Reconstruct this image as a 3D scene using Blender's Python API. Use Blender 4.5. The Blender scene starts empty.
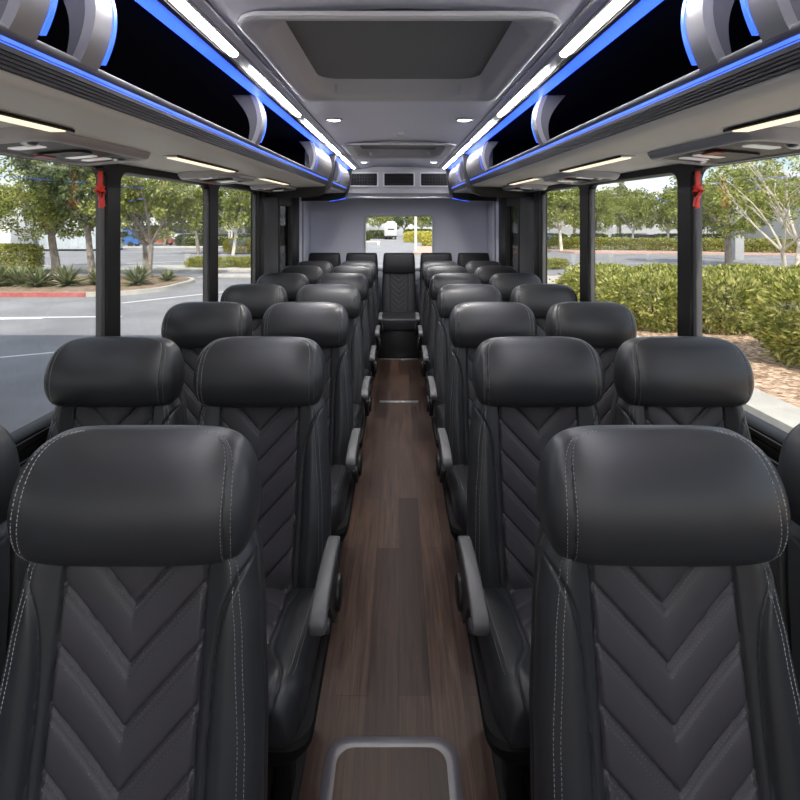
import bpy, bmesh, math, random
from mathutils import Vector, Matrix, Euler
PI = math.pi
SC = bpy.context.scene
COL = SC.collection
R = random.Random(7)
CAM_Z = 1.43
K = 0.033            # the roof line climbs gently towards the rear of the coach
GZ = -0.90           # street level below the coach floor
NV = Vector

# ------------------------------------------------------------------ materials
def mat(name, col=(0.5, 0.5, 0.5), rough=0.5, metal=0.0, spec=0.5, emit=None, estr=0.0, coat=0.0):
    m = bpy.data.materials.new(name); m.use_nodes = True
    b = m.node_tree.nodes['Principled BSDF']
    b.inputs['Base Color'].default_value = (*col, 1)
    b.inputs['Roughness'].default_value = rough
    b.inputs['Metallic'].default_value = metal
    b.inputs['Specular IOR Level'].default_value = spec
    b.inputs['Coat Weight'].default_value = coat
    if emit:
        b.inputs['Emission Color'].default_value = (*emit, 1)
        b.inputs['Emission Strength'].default_value = estr
    return m

def nd(m, t, **kw):
    n = m.node_tree.nodes.new(t)
    for k, v in kw.items():
        setattr(n, k, v)
    return n

def lk(m, a, b): m.node_tree.links.new(a, b)
def bsdf(m): return m.node_tree.nodes['Principled BSDF']

def ramp(m, stops):
    r = nd(m, 'ShaderNodeValToRGB')
    e = r.color_ramp.elements
    while len(e) < len(stops): e.new(0.5)
    for el, (p, c) in zip(e, stops):
        el.position = p; el.color = (*c, 1)
    return r

def grain(m, scale=200, strength=0.1, dist=0.001, coord='Object', stretch=(1, 1, 1)):
    tc = nd(m, 'ShaderNodeTexCoord'); mp = nd(m, 'ShaderNodeMapping')
    mp.inputs['Scale'].default_value = stretch
    n = nd(m, 'ShaderNodeTexNoise'); n.inputs['Scale'].default_value = scale; n.inputs['Detail'].default_value = 3
    bp = nd(m, 'ShaderNodeBump'); bp.inputs['Strength'].default_value = strength; bp.inputs['Distance'].default_value = dist
    lk(m, tc.outputs[coord], mp.inputs[0]); lk(m, mp.outputs[0], n.inputs['Vector'])
    lk(m, n.outputs['Fac'], bp.inputs['Height']); lk(m, bp.outputs[0], bsdf(m).inputs['Normal'])
    return n

def mottled(name, c0, c1, scale, rough=0.8, spec=0.3, stretch=(1, 1, 1), bump=0.0, dist=0.01, p0=0.3, p1=0.7):
    m = mat(name, c0, rough, spec=spec)
    tc = nd(m, 'ShaderNodeTexCoord'); mp = nd(m, 'ShaderNodeMapping'); mp.inputs['Scale'].default_value = stretch
    n = nd(m, 'ShaderNodeTexNoise'); n.inputs['Scale'].default_value = scale; n.inputs['Detail'].default_value = 5
    r = ramp(m, [(p0, c0), (p1, c1)])
    lk(m, tc.outputs['Object'], mp.inputs[0]); lk(m, mp.outputs[0], n.inputs['Vector'])
    lk(m, n.outputs['Fac'], r.inputs[0]); lk(m, r.outputs[0], bsdf(m).inputs['Base Color'])
    if bump:
        bp = nd(m, 'ShaderNodeBump'); bp.inputs['Strength'].default_value = bump; bp.inputs['Distance'].default_value = dist
        lk(m, n.outputs['Fac'], bp.inputs['Height']); lk(m, bp.outputs[0], bsdf(m).inputs['Normal'])
    return m

M = {}
M['leather'] = mat('black_leather', (0.0245, 0.0258, 0.0295), 0.37, spec=0.45); grain(M['leather'], 420, 0.12, 0.0006)
M['panel'] = mat('quilted_vinyl', (0.043, 0.0405, 0.047), 0.46, spec=0.38); grain(M['panel'], 900, 0.18, 0.0006)
M['benchl'] = mat('bench_leather', (0.016, 0.017, 0.020), 0.5, spec=0.3)
M['benchp'] = mat('bench_quilting', (0.020, 0.020, 0.024), 0.55, spec=0.25)
M['thread'] = mat('grey_thread', (0.33, 0.33, 0.34), 0.7, spec=0.2)
M['dimthread'] = mat('dim_grey_thread', (0.15, 0.145, 0.155), 0.7, spec=0.2)
M['black'] = mat('black_plastic', (0.011, 0.011, 0.012), 0.45, spec=0.4); grain(M['black'], 500, 0.1, 0.0005)
M['basebl'] = mat('seat_base_black', (0.006, 0.006, 0.0065), 0.7, spec=0.2)
M['shell'] = mat('seat_back_shell', (0.018, 0.018, 0.020), 0.5)
M['armpad'] = mat('grey_arm_pad', (0.078, 0.078, 0.082), 0.46, spec=0.4); grain(M['armpad'], 600, 0.12, 0.0005)
M['steel'] = mat('dark_steel', (0.10, 0.10, 0.105), 0.35, metal=0.8)
M['ceiling'] = mat('ceiling_vinyl', (0.78, 0.79, 0.90), 0.5, spec=0.35); grain(M['ceiling'], 300, 0.08, 0.0008)
M['lid'] = mat('hatch_lid_grey', (0.22, 0.22, 0.225), 0.6)
M['rim'] = mat('hatch_rim_grey', (0.62, 0.62, 0.64), 0.4)
M['under'] = mat('rack_underside', (0.72, 0.71, 0.70), 0.5, spec=0.4)
M['rearwall'] = mat('rear_wall_vinyl', (0.72, 0.75, 0.86), 0.55, spec=0.35); grain(M['rearwall'], 250, 0.06, 0.0008)
M['sidewall'] = mat('side_wall_vinyl', (0.27, 0.275, 0.29), 0.6); grain(M['sidewall'], 250, 0.08, 0.0008)
M['darkpanel'] = mat('dark_side_panel', (0.06, 0.06, 0.063), 0.6)
M['frame'] = mat('black_window_frame', (0.0065, 0.0065, 0.007), 0.45, spec=0.4)
M['framegrey'] = mat('grey_sash', (0.10, 0.10, 0.105), 0.45, metal=0.2)
M['nosing'] = mat('dull_silver_nosing', (0.13, 0.13, 0.145), 0.55, metal=0.4)
M['alum'] = mat('brushed_aluminium', (0.52, 0.53, 0.55), 0.32, metal=0.9); grain(M['alum'], 300, 0.08, 0.0004, stretch=(1, 0.02, 1))
M['rail'] = mat('dark_ribbed_rail', (0.022, 0.023, 0.027), 0.45, metal=0.2)
M['liner'] = mat('black_rack_liner', (0.006, 0.006, 0.008), 0.85, spec=0.15)
M['bracket'] = mat('bracket_grey', (0.085, 0.085, 0.10), 0.45)
M['endpanel'] = mat('end_panel_grey', (0.20, 0.20, 0.22), 0.45)
M['brightbracket'] = mat('bracket_silver', (0.33, 0.33, 0.36), 0.35, metal=0.6)
M['blue'] = mat('blue_led_lens', (0.05, 0.12, 0.5), 0.3, emit=(0.022, 0.075, 1.0), estr=1.3)
M['blueline'] = mat('blue_led_line', (0.05, 0.12, 0.5), 0.3, emit=(0.028, 0.11, 1.0), estr=0.85)
M['white'] = mat('white_led_lens', (0.8, 0.8, 0.8), 0.3, emit=(1.0, 0.97, 0.93), estr=25.0)
M['warm'] = mat('warm_led_lens', (0.8, 0.75, 0.65), 0.3, emit=(1.0, 0.82, 0.60), estr=0.5)
M['lamp'] = mat('lamp_lens', (0.9, 0.9, 0.9), 0.3, emit=(1.0, 0.97, 0.92), estr=6.0)
M['glow'] = mat('reading_lamp_lens', (0.35, 0.35, 0.37), 0.2, emit=(1.0, 0.98, 0.95), estr=0.14)
M['unit'] = mat('service_unit_grey', (0.42, 0.42, 0.46), 0.42)
M['glowrim'] = mat('floor_glow_rim', (0.085, 0.08, 0.095), 0.33, metal=0.0)  # blue-grey colour stands for the bright rim of the floor glow
M['red'] = mat('red_plastic', (0.80, 0.055, 0.04), 0.4)
M['redlens'] = mat('red_button', (0.35, 0.02, 0.02), 0.3)
M['smoke'] = mat('detector_white', (0.7, 0.7, 0.7), 0.5)

def floor_mat():
    m = mat('dark_wood_planks', (0.06, 0.045, 0.04), 0.45, spec=0.22)
    tc = nd(m, 'ShaderNodeTexCoord'); mp = nd(m, 'ShaderNodeMapping')
    mp.inputs['Rotation'].default_value = (0, 0, PI / 2)
    br = nd(m, 'ShaderNodeTexBrick'); br.offset = 0.37
    br.inputs['Scale'].default_value = 1.0
    br.inputs['Brick Width'].default_value = 1.15; br.inputs['Row Height'].default_value = 0.098
    br.inputs['Mortar Size'].default_value = 0.0009; br.inputs['Mortar Smooth'].default_value = 0.3
    br.inputs['Color1'].default_value = (0.025, 0.0148, 0.0115, 1); br.inputs['Color2'].default_value = (0.061, 0.0375, 0.0285, 1)
    br.inputs['Mortar'].default_value = (0.015, 0.011, 0.01, 1)
    lk(m, tc.outputs['Object'], mp.inputs[0]); lk(m, mp.outputs[0], br.inputs['Vector'])
    m2 = nd(m, 'ShaderNodeMapping'); m2.inputs['Scale'].default_value = (26, 1.1, 1)
    lk(m, tc.outputs['Object'], m2.inputs[0])
    n = nd(m, 'ShaderNodeTexNoise'); n.inputs['Scale'].default_value = 3.0; n.inputs['Detail'].default_value = 7; n.inputs['Roughness'].default_value = 0.65
    n.inputs['Distortion'].default_value = 0.4
    lk(m, m2.outputs[0], n.inputs['Vector'])
    r = ramp(m, [(0.30, (0.35, 0.33, 0.33)), (0.70, (1.55, 1.45, 1.36))])
    lk(m, n.outputs['Fac'], r.inputs[0])
    mx = nd(m, 'ShaderNodeMix', data_type='RGBA', blend_type='MULTIPLY'); mx.inputs[0].default_value = 1.0
    lk(m, br.outputs['Color'], mx.inputs[6]); lk(m, r.outputs[0], mx.inputs[7])
    lk(m, mx.outputs[2], bsdf(m).inputs['Base Color'])
    r2 = ramp(m, [(0.3, (0.36,) * 3), (0.7, (0.52,) * 3)])
    lk(m, n.outputs['Fac'], r2.inputs[0]); lk(m, r2.outputs[0], bsdf(m).inputs['Roughness'])
    bp = nd(m, 'ShaderNodeBump'); bp.inputs['Strength'].default_value = 0.18; bp.inputs['Distance'].default_value = 0.001
    lk(m, n.outputs['Fac'], bp.inputs['Height']); lk(m, bp.outputs[0], bsdf(m).inputs['Normal'])
    return m
M['floor'] = floor_mat()

def glass_mat(name, tint, gl=0.06):
    m = bpy.data.materials.new(name); m.use_nodes = True
    nt = m.node_tree; nt.nodes.clear()
    o = nd(m, 'ShaderNodeOutputMaterial'); t = nd(m, 'ShaderNodeBsdfTransparent'); g = nd(m, 'ShaderNodeBsdfGlossy')
    t.inputs['Color'].default_value = (*tint, 1); g.inputs['Roughness'].default_value = 0.02
    fr = nd(m, 'ShaderNodeFresnel'); fr.inputs['IOR'].default_value = 1.35
    mt = nd(m, 'ShaderNodeMath', operation='MULTIPLY'); mt.inputs[1].default_value = gl * 4.5
    lk(m, fr.outputs[0], mt.inputs[0])
    mx = nd(m, 'ShaderNodeMixShader'); lk(m, mt.outputs[0], mx.inputs[0])
    lk(m, t.outputs[0], mx.inputs[1]); lk(m, g.outputs[0], mx.inputs[2]); lk(m, mx.outputs[0], o.inputs[0])
    return m
M['glass'] = glass_mat('clear_glass', (0.97, 0.98, 0.975))
M['darkglass'] = glass_mat('smoked_glass', (0.28, 0.29, 0.29))

def leaf_mat(name, cols, rough=0.55):
    m = mat(name, cols[0], rough, spec=0.25)
    g = nd(m, 'ShaderNodeNewGeometry')
    r = ramp(m, [(i / (len(cols) - 1), c) for i, c in enumerate(cols)])
    lk(m, g.outputs['Random Per Island'], r.inputs[0])
    lk(m, r.outputs[0], bsdf(m).inputs['Base Color'])
    tr = nd(m, 'ShaderNodeBsdfTranslucent'); lk(m, r.outputs[0], tr.inputs[0])
    mx = nd(m, 'ShaderNodeMixShader'); mx.inputs[0].default_value = 0.35
    out = m.node_tree.nodes['Material Output']
    lk(m, bsdf(m).outputs[0], mx.inputs[1]); lk(m, tr.outputs[0], mx.inputs[2]); lk(m, mx.outputs[0], out.inputs[0])
    return m
M['leafA'] = leaf_mat('tree_leaves', [(0.11, 0.15, 0.03), (0.22, 0.27, 0.06), (0.36, 0.38, 0.11), (0.48, 0.47, 0.17)])
M['leafB'] = leaf_mat('dark_tree_leaves', [(0.055, 0.085, 0.035), (0.10, 0.14, 0.055), (0.17, 0.20, 0.08)])
M['leafH'] = leaf_mat('hedge_leaves', [(0.10, 0.13, 0.025), (0.25, 0.28, 0.05), (0.42, 0.42, 0.10), (0.62, 0.57, 0.22)])
M['leafD'] = leaf_mat('dark_hedge_leaves', [(0.05, 0.075, 0.022), (0.10, 0.13, 0.04), (0.17, 0.19, 0.065)])
M['leafY'] = leaf_mat('yellow_hedge_leaves', [(0.34, 0.33, 0.05), (0.55, 0.50, 0.09), (0.68, 0.60, 0.15)])
M['leafG'] = leaf_mat('agave_leaves', [(0.10, 0.13, 0.06), (0.20, 0.23, 0.11), (0.36, 0.37, 0.20)])
M['bark'] = mottled('grey_bark', (0.17, 0.145, 0.12), (0.34, 0.30, 0.26), 9, 0.9, stretch=(1, 1, 0.3), bump=0.5)
M['palebark'] = mottled('pale_bark', (0.50, 0.45, 0.38), (0.72, 0.67, 0.60), 6, 0.85, stretch=(1, 1, 0.3), bump=0.3)
M['twig'] = mat('hedge_twigs', (0.055, 0.05, 0.025), 0.9)
M['asphalt'] = mottled('asphalt', (0.21, 0.21, 0.22), (0.29, 0.29, 0.30), 0.7, 0.85, bump=0.0)
M['concrete'] = mottled('concrete', (0.42, 0.40, 0.355), (0.54, 0.51, 0.46), 2.5, 0.85)
M['redkerb'] = mottled('red_kerb_paint', (0.34, 0.085, 0.075), (0.46, 0.16, 0.14), 4, 0.8)
M['pink'] = mottled('pink_paving', (0.44, 0.29, 0.235), (0.54, 0.37, 0.30), 3, 0.85)
def mulch_mat():
    m = mat('bark_mulch', (0.4, 0.3, 0.2), 0.9, spec=0.2)
    tc = nd(m, 'ShaderNodeTexCoord')
    v = nd(m, 'ShaderNodeTexVoronoi'); v.inputs['Scale'].default_value = 16
    lk(m, tc.outputs['Object'], v.inputs['Vector'])
    sp = nd(m, 'ShaderNodeSeparateColor'); lk(m, v.outputs['Color'], sp.inputs[0])
    r = ramp(m, [(0.0, (0.20, 0.12, 0.075)), (0.4, (0.40, 0.27, 0.18)), (0.75, (0.56, 0.40, 0.28)), (1.0, (0.75, 0.60, 0.46))])
    lk(m, sp.outputs[0], r.inputs[0]); lk(m, r.outputs[0], bsdf(m).inputs['Base Color'])
    bp = nd(m, 'ShaderNodeBump'); bp.inputs['Strength'].default_value = 0.9; bp.inputs['Distance'].default_value = 0.03
    lk(m, sp.outputs[1], bp.inputs['Height']); lk(m, bp.outputs[0], bsdf(m).inputs['Normal'])
    return m
M['mulch'] = mulch_mat()
M['soil'] = mottled('dark_soil', (0.16, 0.115, 0.08), (0.32, 0.23, 0.16), 5, 0.95)
M['linepaint'] = mat('white_line_paint', (0.80, 0.80, 0.78), 0.8)
M['wallwhite'] = mat('white_painted_wall', (0.62, 0.62, 0.61), 0.7)
M['wallgrey'] = mat('grey_painted_wall', (0.42, 0.42, 0.43), 0.7)
M['cont'] = mottled('pale_blue_steel', (0.40, 0.44, 0.47), (0.50, 0.54, 0.56), 1.2, 0.6)
M['bluecar'] = mat('blue_car_paint', (0.05, 0.13, 0.34), 0.3, coat=0.5)
M['whitecar'] = mat('white_car_paint', (0.50, 0.50, 0.50), 0.35, coat=0.3)
M['orangecar'] = mat('orange_paint', (0.70, 0.20, 0.08), 0.4)
M['carglass'] = mat('dark_car_glass', (0.02, 0.025, 0.03), 0.1)
M['tyre'] = mat('tyre_rubber', (0.02, 0.02, 0.02), 0.8)

# ------------------------------------------------------------------ helpers
def tag(o, label=None, cat=None, group=None, kind=None):
    if label: o['label'] = label
    if cat: o['category'] = cat
    if group: o['group'] = group
    if kind: o['kind'] = kind
    return o

def empty(name, loc=(0, 0, 0), label=None, cat=None, group=None, rz=0.0, kind=None, rx=0.0):
    o = bpy.data.objects.new(name, None); COL.objects.link(o)
    o.location = loc; o.rotation_euler = (rx, 0, rz); o.empty_display_size = 0.05
    return tag(o, label, cat, group, kind)

class MB:
    def __init__(s): s.bm = bmesh.new()
    def vf(s, verts, faces):
        vs = [s.bm.verts.new(v) for v in verts]
        for f in faces:
            try: s.bm.faces.new([vs[i] for i in f])
            except ValueError: pass
        return s
    def merge(s, t):
        me = bpy.data.meshes.new('tmp'); t.to_mesh(me); t.free()
        s.bm.from_mesh(me); bpy.data.meshes.remove(me)
    def box(s, x0, x1, y0, y1, z0, z1, bev=0.0, seg=2, mtx=None):
        t = bmesh.new(); bmesh.ops.create_cube(t, size=1.0)
        for v in t.verts:
            v.co = NV(((x0 + x1) / 2 + v.co.x * (x1 - x0), (y0 + y1) / 2 + v.co.y * (y1 - y0), (z0 + z1) / 2 + v.co.z * (z1 - z0)))
        if bev: bmesh.ops.bevel(t, geom=t.edges[:], offset=bev, segments=seg, profile=0.5, affect='EDGES')
        if mtx is not None: bmesh.ops.transform(t, matrix=mtx, verts=t.verts)
        s.merge(t); return s
    def loft(s, rings, cap=True, closed=True):
        n = len(rings[0]); b = [[s.bm.verts.new(p) for p in r] for r in rings]
        for i in range(len(b) - 1):
            for j in range(n if closed else n - 1):
                k = (j + 1) % n
                s.bm.faces.new((b[i][j], b[i][k], b[i + 1][k], b[i + 1][j]))
        if cap and closed:
            s.bm.faces.new(b[0][::-1]); s.bm.faces.new(b[-1])
        return s
    def prism(s, prof, y0, y1, n=1):      # profile in x,z swept along y
        s.loft([[(x, y0 + (y1 - y0) * i / n, z) for x, z in prof] for i in range(n + 1)]); return s
    def prism_z(s, prof, z0, z1, ins=0.0):  # outline in x,y raised in z
        s.loft([[(x, y, z0) for x, y in prof], [(x, y, z1) for x, y in prof]]); return s
    def tube(s, path, rad, n=8, cap=True):
        path = [NV(p) for p in path]; rad = rad if isinstance(rad, (list, tuple)) else [rad] * len(path)
        rings = []; up = NV((0, 0, 1))
        for i, p in enumerate(path):
            d = (path[min(i + 1, len(path) - 1)] - path[max(i - 1, 0)]).normalized()
            a = d.cross(up)
            if a.length < 0.1: a = d.cross(NV((1, 0, 0)))
            a.normalize(); b = d.cross(a)
            rings.append([p + (a * math.cos(t) + b * math.sin(t)) * rad[i] for t in [2 * PI * k / n for k in range(n)]])
        return s.loft(rings, cap)
    def lathe(s, prof, c=(0, 0, 0), n=24):  # (r, z) profile about z
        return s.loft([[(c[0] + r * math.cos(2 * PI * k / n), c[1] + r * math.sin(2 * PI * k / n), c[2] + z) for k in range(n)] for r, z in prof])
    def build(s, name, m, parent=None, shear=None, smooth=True, ang=35, local=False):
        bm = s.bm
        bmesh.ops.recalc_face_normals(bm, faces=bm.faces[:])
        off = NV((0, 0, 0))
        if parent is not None and not local:
            p = parent
            while p is not None: off += NV(p.location); p = p.parent
        for v in bm.verts:
            if shear == 'roof': v.co.z += K * v.co.y
            elif shear == 'wall': v.co.z += K * v.co.y * max(0.0, min(1.0, (v.co.z - 0.80) / 0.75))
            v.co -= off
        me = bpy.data.meshes.new(name); bm.to_mesh(me); bm.free()
        if smooth:
            me.polygons.foreach_set('use_smooth', [True] * len(me.polygons))
            me.set_sharp_from_angle(angle=math.radians(ang))
        me.materials.append(m)
        o = bpy.data.objects.new(name, me); COL.objects.link(o)
        if parent is not None: o.parent = parent
        return o

def link_copy(o, parent=None):
    c = o.copy(); COL.objects.link(c)
    if parent is not None: c.parent = parent
    for ch in [x for x in bpy.data.objects if x.parent == o]:
        link_copy(ch, c)
    return c

def lerp_tab(tab, x):
    if x <= tab[0][0]: return tab[0][1]
    for (a, va), (b, vb) in zip(tab, tab[1:]):
        if x <= b:
            t = (x - a) / (b - a); t = t * t * (3 - 2 * t) * 0.5 + t * 0.5
            return va + (vb - va) * t
    return tab[-1][1]

def smooth(a, b, x):
    t = max(0.0, min(1.0, (x - a) / (b - a))); return t * t * (3 - 2 * t)

def stitches(mb, pts_nrm, length=0.0047, gap=0.0022, w=0.0010):
    """dashes along a polyline of (point, normal)"""
    acc = 0.0
    for (p, n), (q, n2) in zip(pts_nrm, pts_nrm[1:]):
        d = q - p; L = d.length
        if L < 1e-6: continue
        d /= L; t = -acc
        while t < L:
            if t >= 0:
                a = p + d * t; b = p + d * min(t + length, L + length * 0.5)
                side = d.cross(n).normalized() * w
                up = n * 0.0012; dn = n * -0.0008
                mb.vf([a - side + dn, b - side + dn, b + up * 0.7, a + up * 0.7, a + side + dn, b + side + dn, (a + b) / 2 + up],
                      [(0, 1, 6), (1, 2, 6), (0, 6, 3), (3, 6, 4), (4, 6, 5), (5, 6, 2)])
            t += length + gap
        acc = L - (t - (length + gap)) - (length + gap)
        acc = -acc if acc < 0 else 0.0
        acc = -(t - L)
        acc = -(-acc) if False else acc
    return mb

# ------------------------------------------------------------------ seats
HW = [(0.30, 0.214), (0.36, 0.224), (0.45, 0.229), (0.60, 0.224), (0.75, 0.211), (0.86, 0.197), (0.90, 0.180), (0.93, 0.172)]
ZB0, ZB1 = 0.335, 0.900
HT = 1.081
CHEV = [0.882 - 0.088 * k for k in range(7)]
def back_y(x, z):
    hw = lerp_tab(HW, z); u = abs(x) / hw; ax = abs(x)
    y = -0.118 + (z - 0.37) * 0.205
    y -= 0.024 * smooth(0.118, 0.172, ax)                               # side bolsters stand forward
    y += 0.008 * (1 - (min(ax, 0.12) / 0.12) ** 2)                      # hollow centre
    uu = min(u, 1.0); y += 0.062 * (1 - math.sqrt(max(0.0, 1 - uu ** 9)))  # rolled edge
    y -= 0.012 * math.exp(-((z - 0.42) / 0.07) ** 2) * (1 - smooth(0.10, 0.2, ax))
    if ax < 0.119:
        zc = z - 1.05 * ax
        for c in CHEV:
            dd = (zc - c) * 0.69
            y += 0.0055 * math.exp(-(dd / 0.0030) ** 2) + 0.0026 * math.exp(-((dd + 0.0085) / 0.0022) ** 2)
        ph = ((zc - CHEV[0]) / 0.088) % 1.0
        y -= 0.0045 * math.sin(PI * ph) ** 0.8
    y += 0.0065 * math.exp(-((ax - 0.121) / 0.0036) ** 2)
    arc = 0.141 + 0.062 * math.exp(-max(0.0, 0.870 - z) / 0.055)
    y += 0.0080 * math.exp(-((ax - arc) / 0.0042) ** 2)
    return y
def back_p(x, z): return NV((x, back_y(x, z), z))
def back_n(x, z):
    e = 0.004
    n = (back_p(x + e, z) - back_p(x - e, z)).cross(back_p(x, z + e) - back_p(x, z - e)).normalized()
    return n if n.y < 0 else -n

def make_backrest_meshes():
    f = MB(); p = MB()
    NX, NZ = 168, 214
    us = []
    for i in range(NX + 1):
        t = -1 + 2 * i / NX
        us.append(math.copysign(1 - (1 - abs(t)) ** 1.25, t))
    grid = []
    for j in range(NZ + 1):
        z = ZB0 + (ZB1 - ZB0) * j / NZ; hw = lerp_tab(HW, z)
        grid.append([f.bm.verts.new(back_p(u * hw, z)) for u in us])
    for j in range(NZ):
        for i in range(NX):
            f.bm.faces.new((grid[j][i], grid[j][i + 1], grid[j + 1][i + 1], grid[j + 1][i]))
    return f
def make_shell():
    b = MB(); rings = []
    for j in range(13):
        z = ZB0 - 0.02 + (0.90 - ZB0 + 0.02) * j / 12; hw = lerp_tab(HW, z) * 0.985
        y = -0.118 + (z - 0.37) * 0.205
        ring = []
        for k in range(24):
            a = 2 * PI * k / 24
            cx = math.copysign(abs(math.cos(a)) ** 0.35, math.cos(a)); cy = math.copysign(abs(math.sin(a)) ** 0.6, math.sin(a))
            ring.append((cx * hw, y + 0.075 + (cy * 0.020 if cy < 0 else cy * 0.030), z))
        rings.append(ring)
    return b.loft(rings)

HEAD = [  # z, half width, front y, back y
    (0.884, 0.150, -0.018, 0.055), (0.885, 0.172, -0.040, 0.068), (0.892, 0.1840, -0.060, 0.076), (0.910, 0.1930, -0.076, 0.080),
    (0.935, 0.1995, -0.084, 0.082), (0.962, 0.2022, -0.086, 0.082), (0.990, 0.2018, -0.082, 0.079), (1.016, 0.1985, -0.074, 0.076),
    (1.040, 0.1920, -0.062, 0.071), (1.060, 0.1820, -0.048, 0.064), (1.076, 0.1670, -0.032, 0.056), (1.087, 0.1460, -0.015, 0.046),
    (1.0925, 0.1200, -0.003, 0.036), (1.0955, 0.0880, 0.006, 0.028)]
HEAD = [(1.081 - (1.0955 - z) * 0.970, w, a, b) for z, w, a, b in HEAD]
def cr(tab, t, c):
    n = len(tab) - 1; f = max(0.0, min(0.99999, t)) * n; i = int(f); f -= i
    g = lambda k: tab[max(0, min(n, k))][c]
    a, b, d, e = g(i - 1), g(i), g(i + 1), g(i + 2)
    return 0.5 * (2 * b + (d - a) * f + (2 * a - 5 * b + 4 * d - e) * f * f + (3 * b - a - 3 * d + e) * f ** 3)
def head_p(th, t, n=3.9):
    z, w, yf, yb = (cr(HEAD, t, c) for c in range(4))
    ca, sa = math.cos(th), math.sin(th)
    cx = math.copysign(abs(ca) ** (2 / n), ca); cy = math.copysign(abs(sa) ** (2 / n), sa)
    yc, hd = (yf + yb) / 2, (yb - yf) / 2
    g = 0.0
    ang = abs(math.atan2(abs(ca), -sa)) if sa < 0 else 9   # 0 at front centre
    g = 0.0035 * math.exp(-((ang - hseam(t)) / 0.035) ** 2)
    k = 1 - g / 0.12
    arch = 0.0
    return NV((cx * w * k, yc + cy * hd * k, z))
def hseam(t): return min(1.14, 0.80 + 0.42 * ((t - 0.42) / 0.45) ** 2)
def head_n(th, t):
    e = 0.01
    n = (head_p(th + e, t) - head_p(th - e, t)).cross(head_p(th, t + e) - head_p(th, t - e)).normalized()
    c = NV((0, 0, 0.97)); return n if n.dot(head_p(th, t) - c) > 0 else -n
def make_headrest():
    m = MB(); NT, NA = 44, 144; rings = []
    for i in range(NT + 1):
        rings.append([head_p(2 * PI * k / NA, i / NT) for k in range(NA)])
    return m.loft(rings)
def head_stitch(sg):
    s = MB()
    for a0 in (-0.085, 0.085):
        pts = []
        for i in range(60):
            t = 0.08 + 0.86 * i / 59
            th = -PI / 2 + sg * (hseam(t) + a0)
            pts.append((head_p(th, t), head_n(th, t)))
        stitches(s, pts, w=0.0007)
    return s
def back_stitch(sg):
    s = MB()
    for off in (0.020, 0.030):
        pts = []
        for i in range(50):
            z = 0.40 + 0.49 * i / 49; x = sg * (lerp_tab(HW, z) - off)
            pts.append((back_p(x, z), back_n(x, z)))
        stitches(s, pts, w=0.0007)
    return s
def chev_stitch(sg):
    s = MB()
    for c in CHEV:
        for o in (-0.0060, -0.0185):
            pts = []
            for i in range(24):
                x = sg * (0.002 + 0.114 * i / 23); z = c + 1.05 * abs(x) + o
                if z < 0.90: pts.append((back_p(x, z), back_n(x, z)))
            if len(pts) > 1: stitches(s, pts, 0.0042, 0.0030, 0.0007)
    return s

# cushion: x across, y from front (-0.53) to back (-0.10)
CY0, CY1 = -0.535, -0.085
def cush_z(x, y):
    hw = 0.226; u = min(1.0, abs(x) / hw); ax = abs(x)
    v = (y - CY0) / (CY1 - CY0)
    z = 0.425 - 0.055 * smooth(0.0, 1.0, v)
    z += 0.016 * smooth(0.112, 0.165, ax)
    z -= 0.060 * (1 - math.sqrt(max(0.0, 1 - u ** 8)))
    fr = max(0.0, 1 - (y - CY0) / 0.075); z -= 0.055 * (1 - math.sqrt(max(0.0, 1 - fr ** 2.4)))
    if ax < 0.113:
        yc = y + 0.75 * ax
        d0 = ((yc - 0.02) / 0.074) % 1.0
        dd = min(d0, 1 - d0) * 0.074 * 0.8
        z -= 0.0048 * math.exp(-(dd / 0.0032) ** 2)
        z += 0.004 * math.sin(PI * d0) ** 0.8
    arc = 0.128 + 0.055 * smooth(-0.36, -0.52, y) + 0.02 * smooth(-0.22, -0.12, y)
    z -= 0.0052 * math.exp(-((ax - arc) / 0.0034) ** 2)
    arc2 = 0.113 + 0.012 * smooth(-0.34, -0.50, y)
    z -= 0.0045 * math.exp(-((ax - arc2) / 0.0034) ** 2)
    return z
def make_cushion():
    m = MB(); NX, NY = 150, 130; g = []
    for j in range(NY + 1):
        v = j / NY; y = CY0 + (CY1 - CY0) * (v ** 1.15)
        row = []
        for i in range(NX + 1):
            t = -1 + 2 * i / NX; u = math.copysign(1 - (1 - abs(t)) ** 1.3, t)
            hw = 0.226 * (1 - 0.13 * (max(0.0, 1 - (y - CY0) / 0.09)) ** 2)
            row.append(m.bm.verts.new((u * hw, y, cush_z(u * 0.226, y))))
        g.append(row)
    for j in range(NY):
        for i in range(NX):
            m.bm.faces.new((g[j][i], g[j][i + 1], g[j + 1][i + 1], g[j + 1][i]))
    # skirt round the rim
    rim = [g[j][0] for j in range(NY, -1, -1)] + g[0][1:] + [g[j][NX] for j in range(1, NY + 1)]
    low = [m.bm.verts.new((v.co.x * 0.99, v.co.y + 0.004 * (1 if v.co.y < -0.5 else 0), 0.318)) for v in rim]
    for a, b, c, d in zip(rim, rim[1:], low[1:], low): m.bm.faces.new((a, b, c, d))
    return m
def cush_stitch(sg):
    s = MB(); e = 0.004
    def P(x, y): return NV((x, y, cush_z(x, y)))
    def N(x, y):
        n = (P(x + e, y) - P(x - e, y)).cross(P(x, y + e) - P(x, y - e)).normalized(); return n if n.z > 0 else -n
    for off in (0.026, 0.036):
        pts = [(P(sg * (0.226 - off), y), N(sg * (0.226 - off), y)) for y in [-0.475 + 0.34 * i / 30 for i in range(31)]]
        pts = [(NV((p.x * (1 - 0.13 * (max(0.0, 1 - (p.y - CY0) / 0.09)) ** 2), p.y, p.z)), n) for p, n in pts]
        stitches(s, pts)
    return s

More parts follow.
